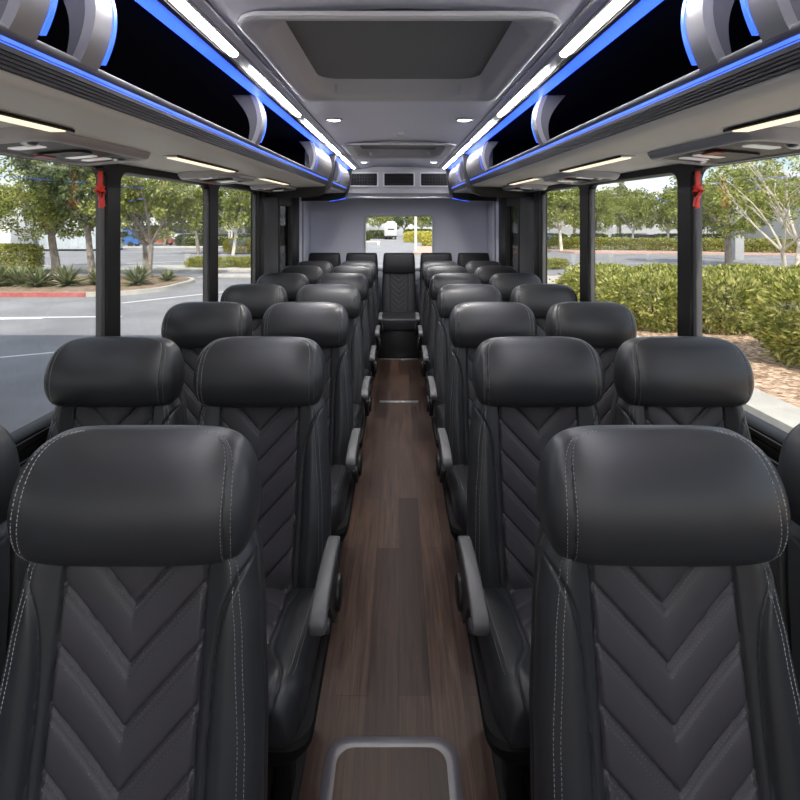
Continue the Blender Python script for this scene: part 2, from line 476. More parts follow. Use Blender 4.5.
def rrect(x0, x1, y0, y1, r, n=5):
    pts = []
    for cx, cy, a0 in ((x1 - r, y1 - r, 0), (x0 + r, y1 - r, PI / 2), (x0 + r, y0 + r, PI), (x1 - r, y0 + r, 1.5 * PI)):
        for k in range(n + 1):
            a = a0 + PI / 2 * k / n; pts.append((cx + r * math.cos(a), cy + r * math.sin(a)))
    return pts

def make_base(xl, xr):
    m = MB(); rings = []
    for z, gx, gf in ((0.235, 0.045, 0.060), (0.245, 0.020, 0.030), (0.275, 0.006, 0.010), (0.305, 0.0, 0.0), (0.318, 0.004, 0.006), (0.324, 0.016, 0.018)):
        rings.append([(x, y, z) for x, y in rrect(xl + gx, xr - gx, -0.528 + gf, 0.0, 0.055, 6)])
    return m.loft(rings)
def make_legs(m, x):
    m.box(x - 0.02, x + 0.02, -0.36, -0.30, 0.012, 0.25, 0.004)
    m.box(x - 0.02, x + 0.02, -0.14, -0.08, 0.012, 0.25, 0.004)
    m.box(x - 0.035, x + 0.035, -0.42, -0.02, 0.0, 0.014, 0.003)
    return m
def make_pad(sg):
    m = MB(); rings = []
    path = [(-0.492, 0.548, 0.016), (-0.488, 0.552, 0.024), (-0.47, 0.562, 0.028), (-0.40, 0.574, 0.027), (-0.30, 0.578, 0.025), (-0.22, 0.574, 0.022), (-0.185, 0.566, 0.018), (-0.175, 0.556, 0.010)]
    xc = sg * 0.254
    for i, (y, z, h) in enumerate(path):
        w = 0.020 - 0.0035 * i / 7 if 0 < i < len(path) - 1 else 0.015
        ring = []
        for k in range(16):
            a = 2 * PI * k / 16
            cx = math.copysign(abs(math.cos(a)) ** 0.36, math.cos(a)); cy = math.copysign(abs(math.sin(a)) ** 0.36, math.sin(a))
            ring.append((xc + cx * w, y, z - 0.012 + cy * h * 0.62))
        rings.append(ring)
    return m.loft(rings)
def make_arm(sg):
    m = MB(); x0, x1 = sorted((sg * 0.240, sg * 0.262))
    prof = [(-0.47, 0.545), (-0.46, 0.520), (-0.40, 0.505), (-0.33, 0.470), (-0.27, 0.40), (-0.22, 0.345), (-0.14, 0.345), (-0.13, 0.42), (-0.17, 0.52), (-0.19, 0.555)]
    m.loft([[(x0, y, z) for y, z in prof], [(x1, y, z) for y, z in prof]])
    return m
def make_disc(sg, y, z, r):
    m = MB(); xs = [sg * 0.258, sg * 0.270, sg * 0.274]
    rr = [r, r, r * 0.8]
    return m.loft([[(x, y + q * math.cos(2 * PI * k / 20), z + q * math.sin(2 * PI * k / 20)) for k in range(20)] for x, q in zip(xs, rr)])

SHARED = {}
def shared(name, fn, m, parent, ang=35):
    if name not in SHARED:
        o = fn().build(name.split('@')[0], m, parent, local=True, ang=ang); SHARED[name] = o
        return o
    o = SHARED[name].copy(); COL.objects.link(o); o.parent = parent
    return o

def build_panelled(fn, name, parent, panel_test):
    """mesh with leather outside and quilted vinyl in the middle panel"""
    if name in SHARED:
        o = SHARED[name].copy(); COL.objects.link(o); o.parent = parent; return o
    o = fn().build(name, M['leather'], parent, local=True, ang=60)
    o.data.materials.append(M['panel'])
    for p in o.data.polygons:
        if panel_test(p.center): p.material_index = 1
    SHARED[name] = o
    return o

def make_seat(kind):
    root = empty('passenger_seat')
    build_panelled(make_cushion, 'cushion', root, lambda c: abs(c.x) < 0.113 and c.z > 0.34)
    b = build_panelled(make_backrest_meshes, 'backrest', root, lambda c: abs(c.x) < 0.121)
    h = shared('headrest', make_headrest, M['leather'], root, 50)
    shared('back_shell', make_shell, M['shell'], root)
    cu = [x for x in bpy.data.objects if x.parent == root and x.name.startswith('cushion')][0]
    for sg in (-1, 1):
        shared(f'stitching@h{sg}', lambda: head_stitch(sg), M['thread'], h)
        shared(f'stitching@b{sg}', lambda: back_stitch(sg), M['thread'], b)
        shared(f'chevron_stitching@{sg}', lambda: chev_stitch(sg), M['dimthread'], b)['kind'] = 'stuff'
        shared(f'stitching@c{sg}', lambda: cush_stitch(sg), M['thread'], cu)
    if kind == 'window': xl, xr = -0.215, 0.215
    elif kind == 'aisleL': xl, xr = -0.215, 0.246
    else: xl, xr = -0.246, 0.215
    make_base(xl, xr).build('seat_base', M['basebl'], root, local=True)
    for x in (-0.15, 0.15):
        make_legs(MB(), x).build('leg', M['basebl'], root, local=True)
    if kind != 'window':
        sg = 1 if kind == 'aisleL' else -1
        a = make_arm(sg).build('armrest', M['black'], root, local=True)
        make_pad(sg).build('arm_pad', M['armpad'], a, local=True, ang=50)
        make_disc(sg, -0.175, 0.40, 0.045).build('hinge_cover', M['black'], a, local=True)
        make_disc(sg, -0.43, 0.500, 0.016).build('release_button', M['steel'], a, local=True)
    return root

protos = {k: make_seat(k) for k in ('aisleL', 'aisleR', 'window')}
used = set()
ORD = ['first', 'second', 'third', 'fourth', 'fifth', 'sixth', 'seventh']
def place_seat(kind, x, y, label, group):
    if kind not in used:
        o = protos[kind]; used.add(kind)
    else:
        o = link_copy(protos[kind])
    o.location = (x, y, -0.006 if y < 1 else 0); tag(o, label, 'seat', group)
    return o
AX, WX = 0.436, 0.8955
for n in range(7):
    d = (0.90, 1.633, 2.413, 3.193, 3.973, 4.753, 5.45)[n]
    for sd, w in ((-1, 'left'), (1, 'right')):
        place_seat('aisleL' if sd < 0 else 'aisleR', sd * (AX if n else 0.450), d,
                   f'black quilted leather aisle seat with grey armrest, {ORD[n]} row from front, {w} of aisle', f'aisle seats on the {w}')
        place_seat('window', sd * (WX if n else 0.925), d + (0.045 if n == 0 else 0.0),
                   f'black quilted leather window seat, {ORD[n]} row from front, beside the {w} windows', f'window seats on the {w}')

# rear bench seats: taller, squarer backs
BY = 6.22
def bback_y(x, z):
    ax = abs(x); hw = 0.205 - 0.012 * smooth(0.6, 1.1, z)
    y = -0.16 + (z - 0.40) * 0.26
    y += 0.05 * (1 - math.sqrt(max(0.0, 1 - min(1.0, ax / hw) ** 9)))
    if ax < 0.10 and z < 0.86:
        zc = z - 0.9 * ax; d0 = ((zc - 0.38) / 0.062) % 1.0
        y += 0.005 * math.exp(-(min(d0, 1 - d0) * 0.062 / 0.004) ** 2)
    y += 0.006 * math.exp(-((ax - 0.105) / 0.004) ** 2)
    return y
def bench_back():
    m = MB(); g = []
    for j in range(101):
        z = 0.38 + 0.54 * j / 100; hw = 0.205 - 0.012 * smooth(0.6, 1.1, z)
        g.append([m.bm.verts.new((hw * t, bback_y(hw * t, z), z)) for t in [-1 + 2 * i / 90 for i in range(91)]])
    for j in range(100):
        for i in range(90): m.bm.faces.new((g[j][i], g[j][i + 1], g[j + 1][i + 1], g[j + 1][i]))
    m.box(-0.198, 0.198, 0.0, 0.05, 0.36, 0.93, 0.01, mtx=Matrix.Shear('XZ', 4, (0, 0)) if False else None)
    return m
def bench_head():
    m = MB(); rings = []
    for z, w, yf, yb in ((0.890, 0.175, -0.03, 0.06), (0.893, 0.190, -0.055, 0.07), (0.91, 0.196, -0.066, 0.075), (1.00, 0.196, -0.062, 0.075), (1.09, 0.188, -0.040, 0.072), (1.118, 0.182, -0.028, 0.068), (1.128, 0.172, -0.012, 0.058), (1.130, 0.155, 0.0, 0.045)):
        ring = []
        for k in range(40):
            a = 2 * PI * k / 40
            cx = math.copysign(abs(math.cos(a)) ** 0.4, math.cos(a)); cy = math.copysign(abs(math.sin(a)) ** 0.5, math.sin(a))
            ring.append((cx * w, (yf + yb) / 2 + cy * (yb - yf) / 2, z))
        rings.append(ring)
    return m.loft(rings)
def make_bench_seat():
    r = empty('rear_bench_seat')
    m = MB(); m.box(-0.222, 0.222, -0.60, -0.10, 0.30, 0.44, 0.03, 4); m.build('cushion', M['benchl'], r, local=True)
    b = bench_back().build('backrest', M['benchl'], r, local=True, ang=60)
    b.data.materials.append(M['benchp'])
    for p in b.data.polygons:
        if abs(p.center.x) < 0.104 and p.normal.y < 0: p.material_index = 1
    bench_head().build('headrest', M['benchl'], r, local=True, ang=50)
    m = MB(); m.box(-0.226, 0.226, -0.575, -0.02, 0.0, 0.30, 0.008); m.build('seat_base', M['black'], r, local=True)
    return r
bench = make_bench_seat()
for i, (x, w) in enumerate(((-0.90, 'far left corner'), (-0.45, 'left of the middle seat'), (0.0, 'middle seat facing the aisle'), (0.45, 'right of the middle seat'), (0.90, 'far right corner'))):
    o = bench if i == 0 else link_copy(bench)
    o.location = (x, BY, 0)
    tag(o, f'black square-topped bench seat against the rear wall, {w}', 'seat', 'rear bench seats')

# ------------------------------------------------------------------ coach shell
YF, YR = -2.3, 6.60
m = MB(); m.box(-1.20, 1.20, YF, YR + 0.05, -0.06, 0.0); tag(m.build('floor', M['floor'], smooth=False), 'dark brown wood plank floor down the aisle', 'floor', kind='structure')

GX = 1.165
def frame_plate(mb, s, y0, y1, z0, z1, hy0, hy1, hz0, hz1, r, xi=1.13, xo=1.20, n=6):
    """wall bay with a rounded opening"""
    inner = rrect(hy0, hy1, hz0, hz1, r, n)
    outer = []
    for (y, z) in inner:
        cy, cz = (hy0 + hy1) / 2, (hz0 + hz1) / 2
        outer.append(None)
    # outer loop: quarter by quarter, corner points walk along the two edges
    q = n + 1; res = []
    cor = [(y1, z1), (y0, z1), (y0, z0), (y1, z0)]
    for c in range(4):
        for k in range(q):
            y, z = inner[c * q + k]
            Y, Z = cor[c]
            f = k / n
            if c in (0, 2): p = (Y, z) if f < 0.5 else ((Y, Z) if abs(f - 0.5) < 1e-6 else (y, Z))
            else: p = (y, Z) if f < 0.5 else ((Y, Z) if abs(f - 0.5) < 1e-6 else (Y, z))
            res.append(p)
    rows = [[(s * xo, y, z) for y, z in res], [(s * xi, y, z) for y, z in res],
            [(s * xi, y, z) for y, z in inner],
            [(s * (xi + 0.012), y, z) for y, z in rrect(hy0 + 0.008, hy1 - 0.008, hz0 + 0.008, hz1 - 0.008, r, n)],
            [(s * (GX + 0.007), y, z) for y, z in rrect(hy0 + 0.008, hy1 - 0.008, hz0 + 0.008, hz1 - 0.008, r, n)]]
    mb.loft(rows, cap=False)
ZT, ZS = 1.590, 0.795     # glass top and bottom
bays = [(-2.3, -0.10, -2.15, -0.15, 'frame'), (-0.10, 2.045, 0.0, 2.0, 'frame'), (2.045, 3.15, 2.09, 3.085, 'frame'), (3.15, 4.165, 3.22, 4.11, 'frame')]
wi = 1
for s, side in ((-1, 'left'), (1, 'right')):
    # structure of the wall: lower lining, header and rear part
    m = MB()
    m.box(*sorted((s * 1.155, s * 1.20)), YF, YR, 0.0, 0.72)
    m.box(*sorted((s * 1.150, s * 1.20)), 5.52, YR, 0.72, 1.62)
    w = m.build(f'wall_{side}', M['sidewall'], shear='wall', smooth=False); tag(w, f'grey lined side wall under the {side} windows', 'wall', kind='structure')
    m = MB(); m.box(*sorted((s * 1.14, s * 1.20)), YF, YR, 1.64, 2.10); m.build('header_panel', M['darkpanel'], w, shear='wall', smooth=False)
    m = MB(); m.box(*sorted((s * 1.135, s * 1.20)), 4.30, 4.86, 0.72, 1.64, 0.012); m.build('dark_panel', M['darkpanel'], w, shear='wall')
    m = MB(); m.box(*sorted((s * 1.125, s * 1.20)), 4.165, 4.30, 0.72, 1.64, 0.01); m.build('black_panel', M['frame'], w, shear='wall')
    m = MB(); m.box(*sorted((s * 1.120, s * 1.20)), 5.42, 5.80, 0.72, 1.60, 0.012); m.build('black_panel', M['frame'], w, shear='wall')
    m = MB(); m.box(*sorted((s * 1.13, s * 1.20)), 5.86, 6.02, 0.0, 1.60, 0.02); m.box(*sorted((s * 1.13, s * 1.20)), 6.2, 6.6, 0.0, 1.6, 0.03); m.build('corner_lining', M['rearwall'], w, shear='wall')
    for (y0, y1, h0, h1, _) in bays + [(4.86, 5.44, 4.90, 5.41, 'narrow')]:
        narrow = _ == 'narrow'
        zt = 1.50 if narrow else (ZT + 0.012 if y0 < 1 else ZT)
        wn = empty(f'window_{wi}', (s * GX, (y0 + y1) / 2, ZS),
                   f'{"narrow smoked" if narrow else "black framed"} bus window on the {side}, ' + ['beside the camera', 'largest, by the first two rows', 'second pane along', 'third pane along', 'small one by the rear bench'][[b[0] for b in bays].index(y0) if not narrow else 4], 'window', kind='structure')
        wi += 1
        m = MB(); frame_plate(m, s, y0, y1, ZS - 0.03, 1.64, h0, h1, ZS, zt, 0.055 if not narrow else 0.02); m.build('window_frame', M['frame'], wn, shear='wall')
        m = MB(); m.box(*sorted((s * GX, s * (GX + 0.006))), h0 - 0.02, h1 + 0.02, ZS - 0.02, zt + 0.02)
        m.build('pane', M['darkglass'] if narrow else M['glass'], wn, shear='wall', smooth=False)
        if not narrow:   # slim grey sash on the rear jamb of each window
            m = MB(); m.box(*sorted((s * 1.138, s * 1.162)), h1 - 0.030, h1 - 0.006, ZS + 0.02, zt - 0.03, 0.004); m.build('sash', M['framegrey'], wn, shear='wall')
    # ribbed black sill
    m = MB()
    prof = [(1.20, 0.725), (1.118, 0.725), (1.114, 0.731), (1.116, 0.742), (1.122, 0.744), (1.122, 0.750), (1.117, 0.753), (1.119, 0.764), (1.126, 0.766), (1.126, 0.772), (1.122, 0.775), (1.126, 0.786), (1.140, 0.790), (1.152, 0.797), (1.20, 0.797)]
    m.prism([(s * x, z) for x, z in prof], YF, 4.30)
    t = m.build('trim_1' if s < 0 else 'trim_2', M['frame']); tag(t, f'ribbed black window sill along the {side} wall', 'trim', kind='structure')
    m = MB(); m.prism([(s * x, z) for x, z in [(1.1125, 0.7345), (1.115, 0.733), (1.115, 0.739), (1.1125, 0.738)]], YF, 4.30); m.build('bright_line', M['alum'], t)
    m = MB(); m.prism([(s * x, z) for x, z in [(1.126, 0.788), (1.150, 0.7985), (1.150, 0.796), (1.128, 0.786)]], YF, 4.30); m.build('sill_edge', M['framegrey'], t)

# ceiling with two hatch openings
H1, H2, HX = (1.33, 2.26), (3.84, 4.76), 0.385
xs = [-0.56, -0.49, HX * -1, -0.3, -0.15, 0, 0.15, 0.3, HX, 0.49, 0.56]
ys = [YF, -1, 0, H1[0], H1[1], 3.0, H2[0], H2[1], 5.5, YR]
cz = lambda x: 1.43 + 0.522 - 0.115 * x * x
m = MB(); vg = {}
for x in xs:
    for y in ys: vg[x, y] = m.bm.verts.new((x, y, cz(x)))
for a, b in zip(xs, xs[1:]):
    for c, d in zip(ys, ys[1:]):
        if a >= -HX and b <= HX and (c, d) in (H1, H2): continue
        m.bm.faces.new((vg[a, c], vg[b, c], vg[b, d], vg[a, d]))
ceil = m.build('ceiling', M['ceiling'], shear='roof'); tag(ceil, 'pale grey vinyl ceiling of the coach', 'ceiling', kind='structure')
m = MB(); m.box(-1.20, 1.20, YF, YR, 2.06, 2.10); m.build('roof_skin', M['darkpanel'], ceil, shear='roof', smooth=False)
for x in (-0.455, 0.455):    # pressed line along each edge
    m = MB(); m.box(x - 0.003, x + 0.003, YF, YR, cz(x) - 0.0025, cz(x) + 0.002); m.build('seam', M['darkpanel'], ceil, shear='roof')

# rear wall round the rear window
WZ0, WZ1, WXX = 0.89, 1.405, 0.43
rw = MB()
def rear_plate(mb, y0, y1):
    n = 6; q = n + 1
    inner = rrect(-WXX, WXX, WZ0, WZ1, 0.05, n); res = []
    cor = [(1.20, 2.05), (-1.20, 2.05), (-1.20, 0.0), (1.20, 0.0)]
    for c in range(4):
        for k in range(q):
            x, z = inner[c * q + k]; X, Z = cor[c]; f = k / n
            if c in (0, 2): p = (X, z) if f < 0.5 else ((X, Z) if abs(f - 0.5) < 1e-6 else (x, Z))
            else: p = (x, Z) if f < 0.5 else ((X, Z) if abs(f - 0.5) < 1e-6 else (X, z))
            res.append(p)
    mb.loft([[(x, y1, z) for x, z in res], [(x, y0, z) for x, z in res], [(x, y0, z) for x, z in inner], [(x, y1, z) for x, z in inner]], cap=False)
rear_plate(rw, YR, YR + 0.06)
tag(rw.build('wall_back', M['rearwall'], shear='wall'), 'grey rear wall of the coach around the small rear window', 'wall', kind='structure')
rwin = empty('window_11', (0, YR, WZ0), 'small rounded rear window behind the bench', 'window', kind='structure')
m = MB()
m.loft([[(x, y, z) for x, z in rrect(-WXX - g, WXX + g, WZ0 - g, WZ1 + g, 0.05 + g, 6)] for y, g in ((YR - 0.001, 0.022), (YR - 0.014, 0.018), (YR - 0.016, 0.004), (YR - 0.008, -0.004), (YR + 0.06, -0.004))], cap=False)
m.build('window_frame', M['rim'], rwin, shear='wall')
m = MB(); m.box(-WXX - 0.01, WXX + 0.01, YR + 0.03, YR + 0.036, WZ0 - 0.01, WZ1 + 0.01); m.build('pane', M['glass'], rwin, shear='wall', smooth=False)

# front end behind the camera: bulkhead with a large windshield
m = MB()
m.box(-1.20, 1.20, YF - 0.06, YF, -0.06, 0.55); m.box(-1.20, 1.20, YF - 0.06, YF, 1.88, 2.05)
m.box(-1.20, -1.10, YF - 0.06, YF, 0.55, 1.88); m.box(1.10, 1.20, YF - 0.06, YF, 0.55, 1.88)
wf = m.build('wall_front', M['darkpanel'], smooth=False); tag(wf, 'dark front bulkhead around the windscreen, behind the camera', 'wall', kind='structure')
wd = empty('window_12', (0, YF - 0.03, 0.55), 'wide front windscreen behind the camera', 'window', kind='structure')
m = MB(); m.box(-1.10, 1.10, YF - 0.033, YF - 0.027, 0.55, 1.88); m.build('pane', M['glass'], wd, smooth=False)

# ------------------------------------------------------------------ roof hatches
def hatch(y0, y1, label):
    r = empty('roof_hatch', (0, (y0 + y1) / 2, 1.43 + 0.5), label, 'roof hatch', 'roof hatches')
    cx = lambda g, rad: rrect(-HX + g, HX - g, y0 + g, y1 - g, rad, 6)
    m = MB()
    lv = [(-0.035, 0.06, 0.500), (-0.038, 0.06, 0.488), (-0.030, 0.06, 0.482), (-0.004, 0.06, 0.484), (0.004, 0.06, 0.488), (0.014, 0.10, 0.490), (0.024, 0.11, 0.498), (0.034, 0.11, 0.53), (0.052, 0.11, 0.560)]
    m.loft([[(x, y, cz(x) + z - 0.504) for x, y in cx(g, rad)] for g, rad, z in lv], cap=False)
    m.build('rim', M['rim'], r, shear='roof', ang=50)
    m = MB(); m.loft([[(x, y, cz(x) + z - 0.504) for x, y in cx(g, 0.11)] for g, z in ((0.046, 0.575), (0.046, 0.557), (0.056, 0.553))]); m.build('lid', M['lid'], r, shear='roof')
    for sx in (-1, 1):
        m = MB(); m.lathe([(0.0, -0.004), (0.010, -0.004), (0.013, 0.0), (0.013, 0.03), (0.0, 0.03)], (sx * 0.26, y1 - 0.075, 1.43 + 0.505), 16); m.build('latch_knob', M['rim'], r, shear='roof')
hatch(*H1, 'large recessed grey roof hatch above the first rows')
hatch(*H2, 'recessed grey roof hatch further down the ceiling, toward the rear')

def downlight(x, y, label, lit=14.0):
    r = empty('ceiling_downlight', (x, y, cz(x) + K * y), label, 'ceiling light', 'ceiling downlights', rx=math.atan(K))
    m = MB(); m.lathe([(0.038, 0.002), (0.050, 0.002), (0.050, -0.005), (0.043, -0.010), (0.038, -0.005)], n=28); m.build('trim_ring', M['alum'], r, local=True)
    m = MB(); m.lathe([(0.0005, -0.012), (0.020, -0.011), (0.039, -0.005), (0.039, 0.0), (0.0005, 0.0)], n=28); m.build('lens', M['lamp'], r, local=True)
    l = bpy.data.lights.new('downlight_beam', 'SPOT'); l.energy = lit; l.spot_size = 2.2; l.spot_blend = 0.9; l.shadow_soft_size = 0.03; l.color = (1, 0.96, 0.91)
    lo = bpy.data.objects.new('downlight_beam', l); COL.objects.link(lo); lo.parent = r; lo.location = (0, 0, -0.02)
downlight(0, 2.36, 'round white downlight on the ceiling centreline just behind the large hatch')
downlight(-0.36, 2.84, 'round white ceiling downlight, left of the pair between the hatches')
downlight(0.36, 2.84, 'round white ceiling downlight, right of the pair between the hatches')
downlight(0, 5.0, 'round white downlight on the ceiling centreline near the rear vents')
downlight(-0.40, 4.62, 'small round ceiling downlight by the second hatch, left side, nearer one')
downlight(0.40, 4.62, 'small round ceiling downlight by the second hatch, right side, nearer one')
downlight(-0.36, 5.3, 'small round ceiling downlight near the left rear vent')
downlight(0.36, 5.3, 'small round ceiling downlight near the right rear vent')
for y in (-1.6, -0.6):
    downlight(0, y, f'round ceiling downlight over the aisle behind the camera, {"further" if y < -1 else "closer"} one', 14)
m = MB(); m.lathe([(0.001, -0.018), (0.022, -0.017), (0.036, -0.010), (0.038, 0.0), (0.001, 0.0)], (0, 3.45, cz(0)), 28)
sd = m.build('smoke_detector', M['smoke'], shear='roof'); tag(sd, 'small grey round smoke detector on the ceiling between the hatches', 'smoke detector')

# ------------------------------------------------------------------ luggage racks
def bulge(n=14, back=False):
    pts = []
    for i in range(n + 1):
        t = i / n
        z = 0.480 - (0.480 - 0.277) * t
        if not back: x = 0.600 - 0.030 * math.sin(PI * t) ** 0.9
        else: x = 0.690 - 0.062 * t - 0.036 * math.sin(PI * t)
        pts.append((x, 1.43 + z))
    return pts
def rack(s, y0, y1, side, where, brackets, panel, glowy=False):
    r = empty('luggage_rack', (s * 0.85, y0, 1.63), f'{where} open overhead luggage rack with blue light strips, on the {side}', 'luggage rack', 'overhead luggage racks')
    S = lambda prof: [(s * x, 1.43 + z) for x, z in prof]
    n = max(2, int((y1 - y0) / 0.5))
    m = MB(); m.prism(S([(0.617, 0.222), (0.630, 0.2125), (0.660, 0.2075), (0.72, 0.2060), (1.145, 0.190), (1.145, 0.21), (0.72, 0.226), (0.622, 0.238)]), y0, y1, n); m.build('shelf_underside', M['under'], r, shear='roof', ang=40)
    rib = [(0.640, 0.268), (0.603, 0.268)]
    for k in range(5):
        z = 0.250 - 0.0062 * k; x = 0.606 + 0.0026 * k
        rib += [(x - 0.0025, z), (x - 0.0025, z - 0.0036), (x + 0.0012, z - 0.0040), (x + 0.0012, z - 0.0058)]
    rib += [(0.619, 0.2205), (0.640, 0.2205)]
    m = MB(); m.prism(S(rib), y0, y1, n); m.build('rub_rail', M['rail'], r, shear='roof', ang=20)
    m = MB(); m.prism(S([(0.640, 0.286), (0.606, 0.287), (0.599, 0.284), (0.597, 0.278), (0.600, 0.271), (0.605, 0.267), (0.640, 0.267)]), y0, y1, n); m.build('shelf_nosing', M['nosing'], r, shear='roof', ang=50)
    m = MB()
    m.prism(S([(0.6015, 0.2660), (0.6025, 0.2600), (0.612, 0.2600), (0.612, 0.2660)]), y0, y1, n)
    m.prism(S([(0.6030, 0.2578), (0.6040, 0.2518), (0.613, 0.2518), (0.613, 0.2578)]), y0, y1, n)
    m.build('blue_edge_light', M['blueline'], r, shear='roof')
    m = MB()
    m.prism(S([(0.64, 0.255), (1.10, 0.245), (1.12, 0.26), (1.12, 0.50), (1.10, 0.515), (0.60, 0.515), (0.60, 0.51), (1.095, 0.505), (1.11, 0.495), (1.11, 0.27), (1.09, 0.258), (0.64, 0.265)]), y0, y1, n)
    m.build('rack_liner', M['liner'], r, shear='roof')
    m = MB(); m.prism(S([(0.556, 0.488), (0.575, 0.4865), (0.600, 0.478), (0.604, 0.482), (0.604, 0.50), (0.556, 0.50)]), y0, y1, n); m.build('blue_strip_light', M['blue'], r, shear='roof')
    m = MB(); m.prism(S([(0.537, 0.492), (0.540, 0.484), (0.556, 0.485), (0.556, 0.51), (0.537, 0.51)]), y0, y1, n); m.build('top_trim', M['rail'], r, shear='roof')
    for yb in brackets:
        f, b = bulge(), bulge(back=True)
        prof = [(s * x, z) for x, z in f + b[::-1]]
        m = MB(); m.prism(prof, yb, yb + 0.05); bk = m.build('bracket', M['bracket'], r, shear='roof', ang=40)
        cap = [(s * (x - 0.004), z) for x, z in f] + [(s * (x + 0.016), z) for x, z in f[::-1]]
        m = MB(); m.prism(cap, yb - 0.004, yb + 0.054); m.build('bracket_trim', M['brightbracket'], bk, shear='roof', ang=40)
        ln = [(s * (x - 0.006), z) for x, z in f[1:-1]] + [(s * (x + 0.004), z) for x, z in f[-2:0:-1]]
        m = MB(); m.prism(ln, yb + 0.055, yb + 0.066); m.build('blue_bracket_light', M['blueline'], bk, shear='roof', ang=40)
    if panel:
        f = bulge(); prof = [(s * x, z) for x, z in f] + [(s * 0.66, 1.43 + 0.277), (s * 0.66, 1.43 + 0.480)]
        m = MB(); m.prism(prof, panel[0], panel[1]); m.build('end_panel', M['endpanel'], r, shear='roof', ang=40)
    # closed end: dark bulkhead a little larger than the rack section
    ep = [(0.535, 0.50), (0.545, 0.46), (0.555, 0.40), (0.560, 0.33), (0.572, 0.26), (0.590, 0.20), (0.63, 0.155), (0.70, 0.130), (0.80, 0.120), (1.145, 0.115), (1.145, 0.52), (0.535, 0.52)]
    m = MB(); m.prism(S(ep), y1, y1 + 0.09); ec = m.build('end_cap', M['black'], r, shear='roof', ang=40)
    if glowy:
        m = MB(); m.prism(S([(0.62, 0.150), (0.80, 0.117), (0.80, 0.112), (0.62, 0.142)]), y1 + 0.01, y1 + 0.05); m.build('blue_underlight', M['blueline'], ec, shear='roof')
    return r
for s, side in ((-1, 'left'), (1, 'right')):
    rack(s, -2.2, 4.38, side, 'long', [0.79, 0.965, 2.13, 3.54], (3.62, 4.38))
    rack(s, 4.56, 5.95, side, 'short rear', [5.0], (5.12, 5.95), True)

# white ceiling light strips along each rack
for s, side in ((-1, 'left'), (1, 'right')):
    r = empty('ceiling_light_strip', (s * 0.512, 2.0, 1.92), f'long silver ceiling channel with white light lenses above the {side} luggage racks', 'strip light', 'ceiling light strips')
    S = lambda prof: [(s * x, 1.43 + z) for x, z in prof]
    m = MB(); m.prism(S([(0.486, 0.500), (0.488, 0.487), (0.494, 0.4855), (0.494, 0.4895), (0.530, 0.4895), (0.530, 0.4845), (0.537, 0.4845), (0.537, 0.500)]), YF, 5.95, 16); m.build('channel', M['alum'], r, shear='roof', ang=30)
    for a, b in ((-2.0, -1.2), (-1.0, -0.1), (0.1, 1.60), (1.80, 2.62), (2.85, 3.60), (3.82, 4.42), (4.70, 5.35), (5.5, 5.85)):
        m = MB(); m.prism(S([(0.5000, 0.4895), (0.5010, 0.4840), (0.5045, 0.4795), (0.5170, 0.4785), (0.5225, 0.4815), (0.5235, 0.4895)]), a, b); m.build('lens', M['white'], r, shear='roof')

# ------------------------------------------------------------------ service units and reading lights under the racks
def make_unit():
    r = empty('service_unit')
    out = rrect(-0.125, 0.125, -0.30, 0.30, 0.06, 6)
    def sc(fx, fy, z): return [(x * fx, y * fy, z) for x, y in out]
    m = MB(); m.loft([sc(1.0, 1.0, 0.0), sc(1.0, 1.0, -0.010), sc(0.95, 0.97, -0.026), sc(0.90, 0.94, -0.032), sc(0.84, 0.82, -0.032), sc(0.80, 0.80, -0.024)]); m.build('housing', M['unit'], r, local=True, ang=50)
    m = MB(); m.prism_z([(x * 0.79, y * 0.79) for x, y in out], -0.0275, -0.0235); m.build('face_plate', M['rail'], r, local=True)
    m = MB(); m.prism_z(rrect(-0.065, 0.065, -0.055, 0.035, 0.03), -0.034, -0.027); m.build('speaker_grille', M['black'], r, local=True)
    m = MB(); m.prism_z(rrect(-0.075, -0.045, -0.05, 0.02, 0.006), -0.037, -0.0335); m.build('call_button', M['redlens'], r, local=True)
    for y in (-0.15, 0.085, 0.165):
        m = MB(); m.prism_z(rrect(-0.055, 0.030, y - 0.022, y + 0.022, 0.012), -0.0300, -0.027); lp = m.build('reading_lamp', M['glow'], r, local=True)
    for y in (-0.205, 0.215):
        m = MB(); m.lathe([(0.001, -0.036), (0.010, -0.036), (0.020, -0.030), (0.022, -0.026), (0.001, -0.026)], (0.035, y, 0), 18); m.build('air_nozzle', M['alum'], r, local=True)
    return r
up = None
for s, side in ((-1, 'left'), (1, 'right')):
    for i, y in enumerate((0.28, 1.52, 2.82, 4.06)):
        o = make_unit() if up is None else link_copy(up)
        up = up or o
        if s > 0 and i == 0: pass
        x = 0.980
        zz = 1.43 + 0.206 - (x - 0.72) * (0.016 / 0.425) + K * y
        o.location = (s * x, y, zz + 0.002); o.rotation_euler = (math.atan(K), s * math.radians(5), 0)
        tag(o, f'grey passenger service unit with speaker and reading lamps under the {side} rack, {ORD[i]} along', 'service unit', 'passenger service units')
def make_strip():
    r = empty('reading_strip_light')
    m = MB(); m.box(-0.028, 0.028, -0.35, 0.35, -0.006, 0.0, 0.003); m.build('housing', M['alum'], r, local=True)
    m = MB(); m.box(-0.021, 0.019, -0.335, 0.335, -0.0095, -0.004, 0.002); m.build('lens', M['warm'], r, local=True)
    m = MB(); m.box(-0.031, -0.027, -0.355, 0.355, -0.008, 0.0, 0.002); m.build('dark_edge', M['black'], r, local=True)
    return r
st = None
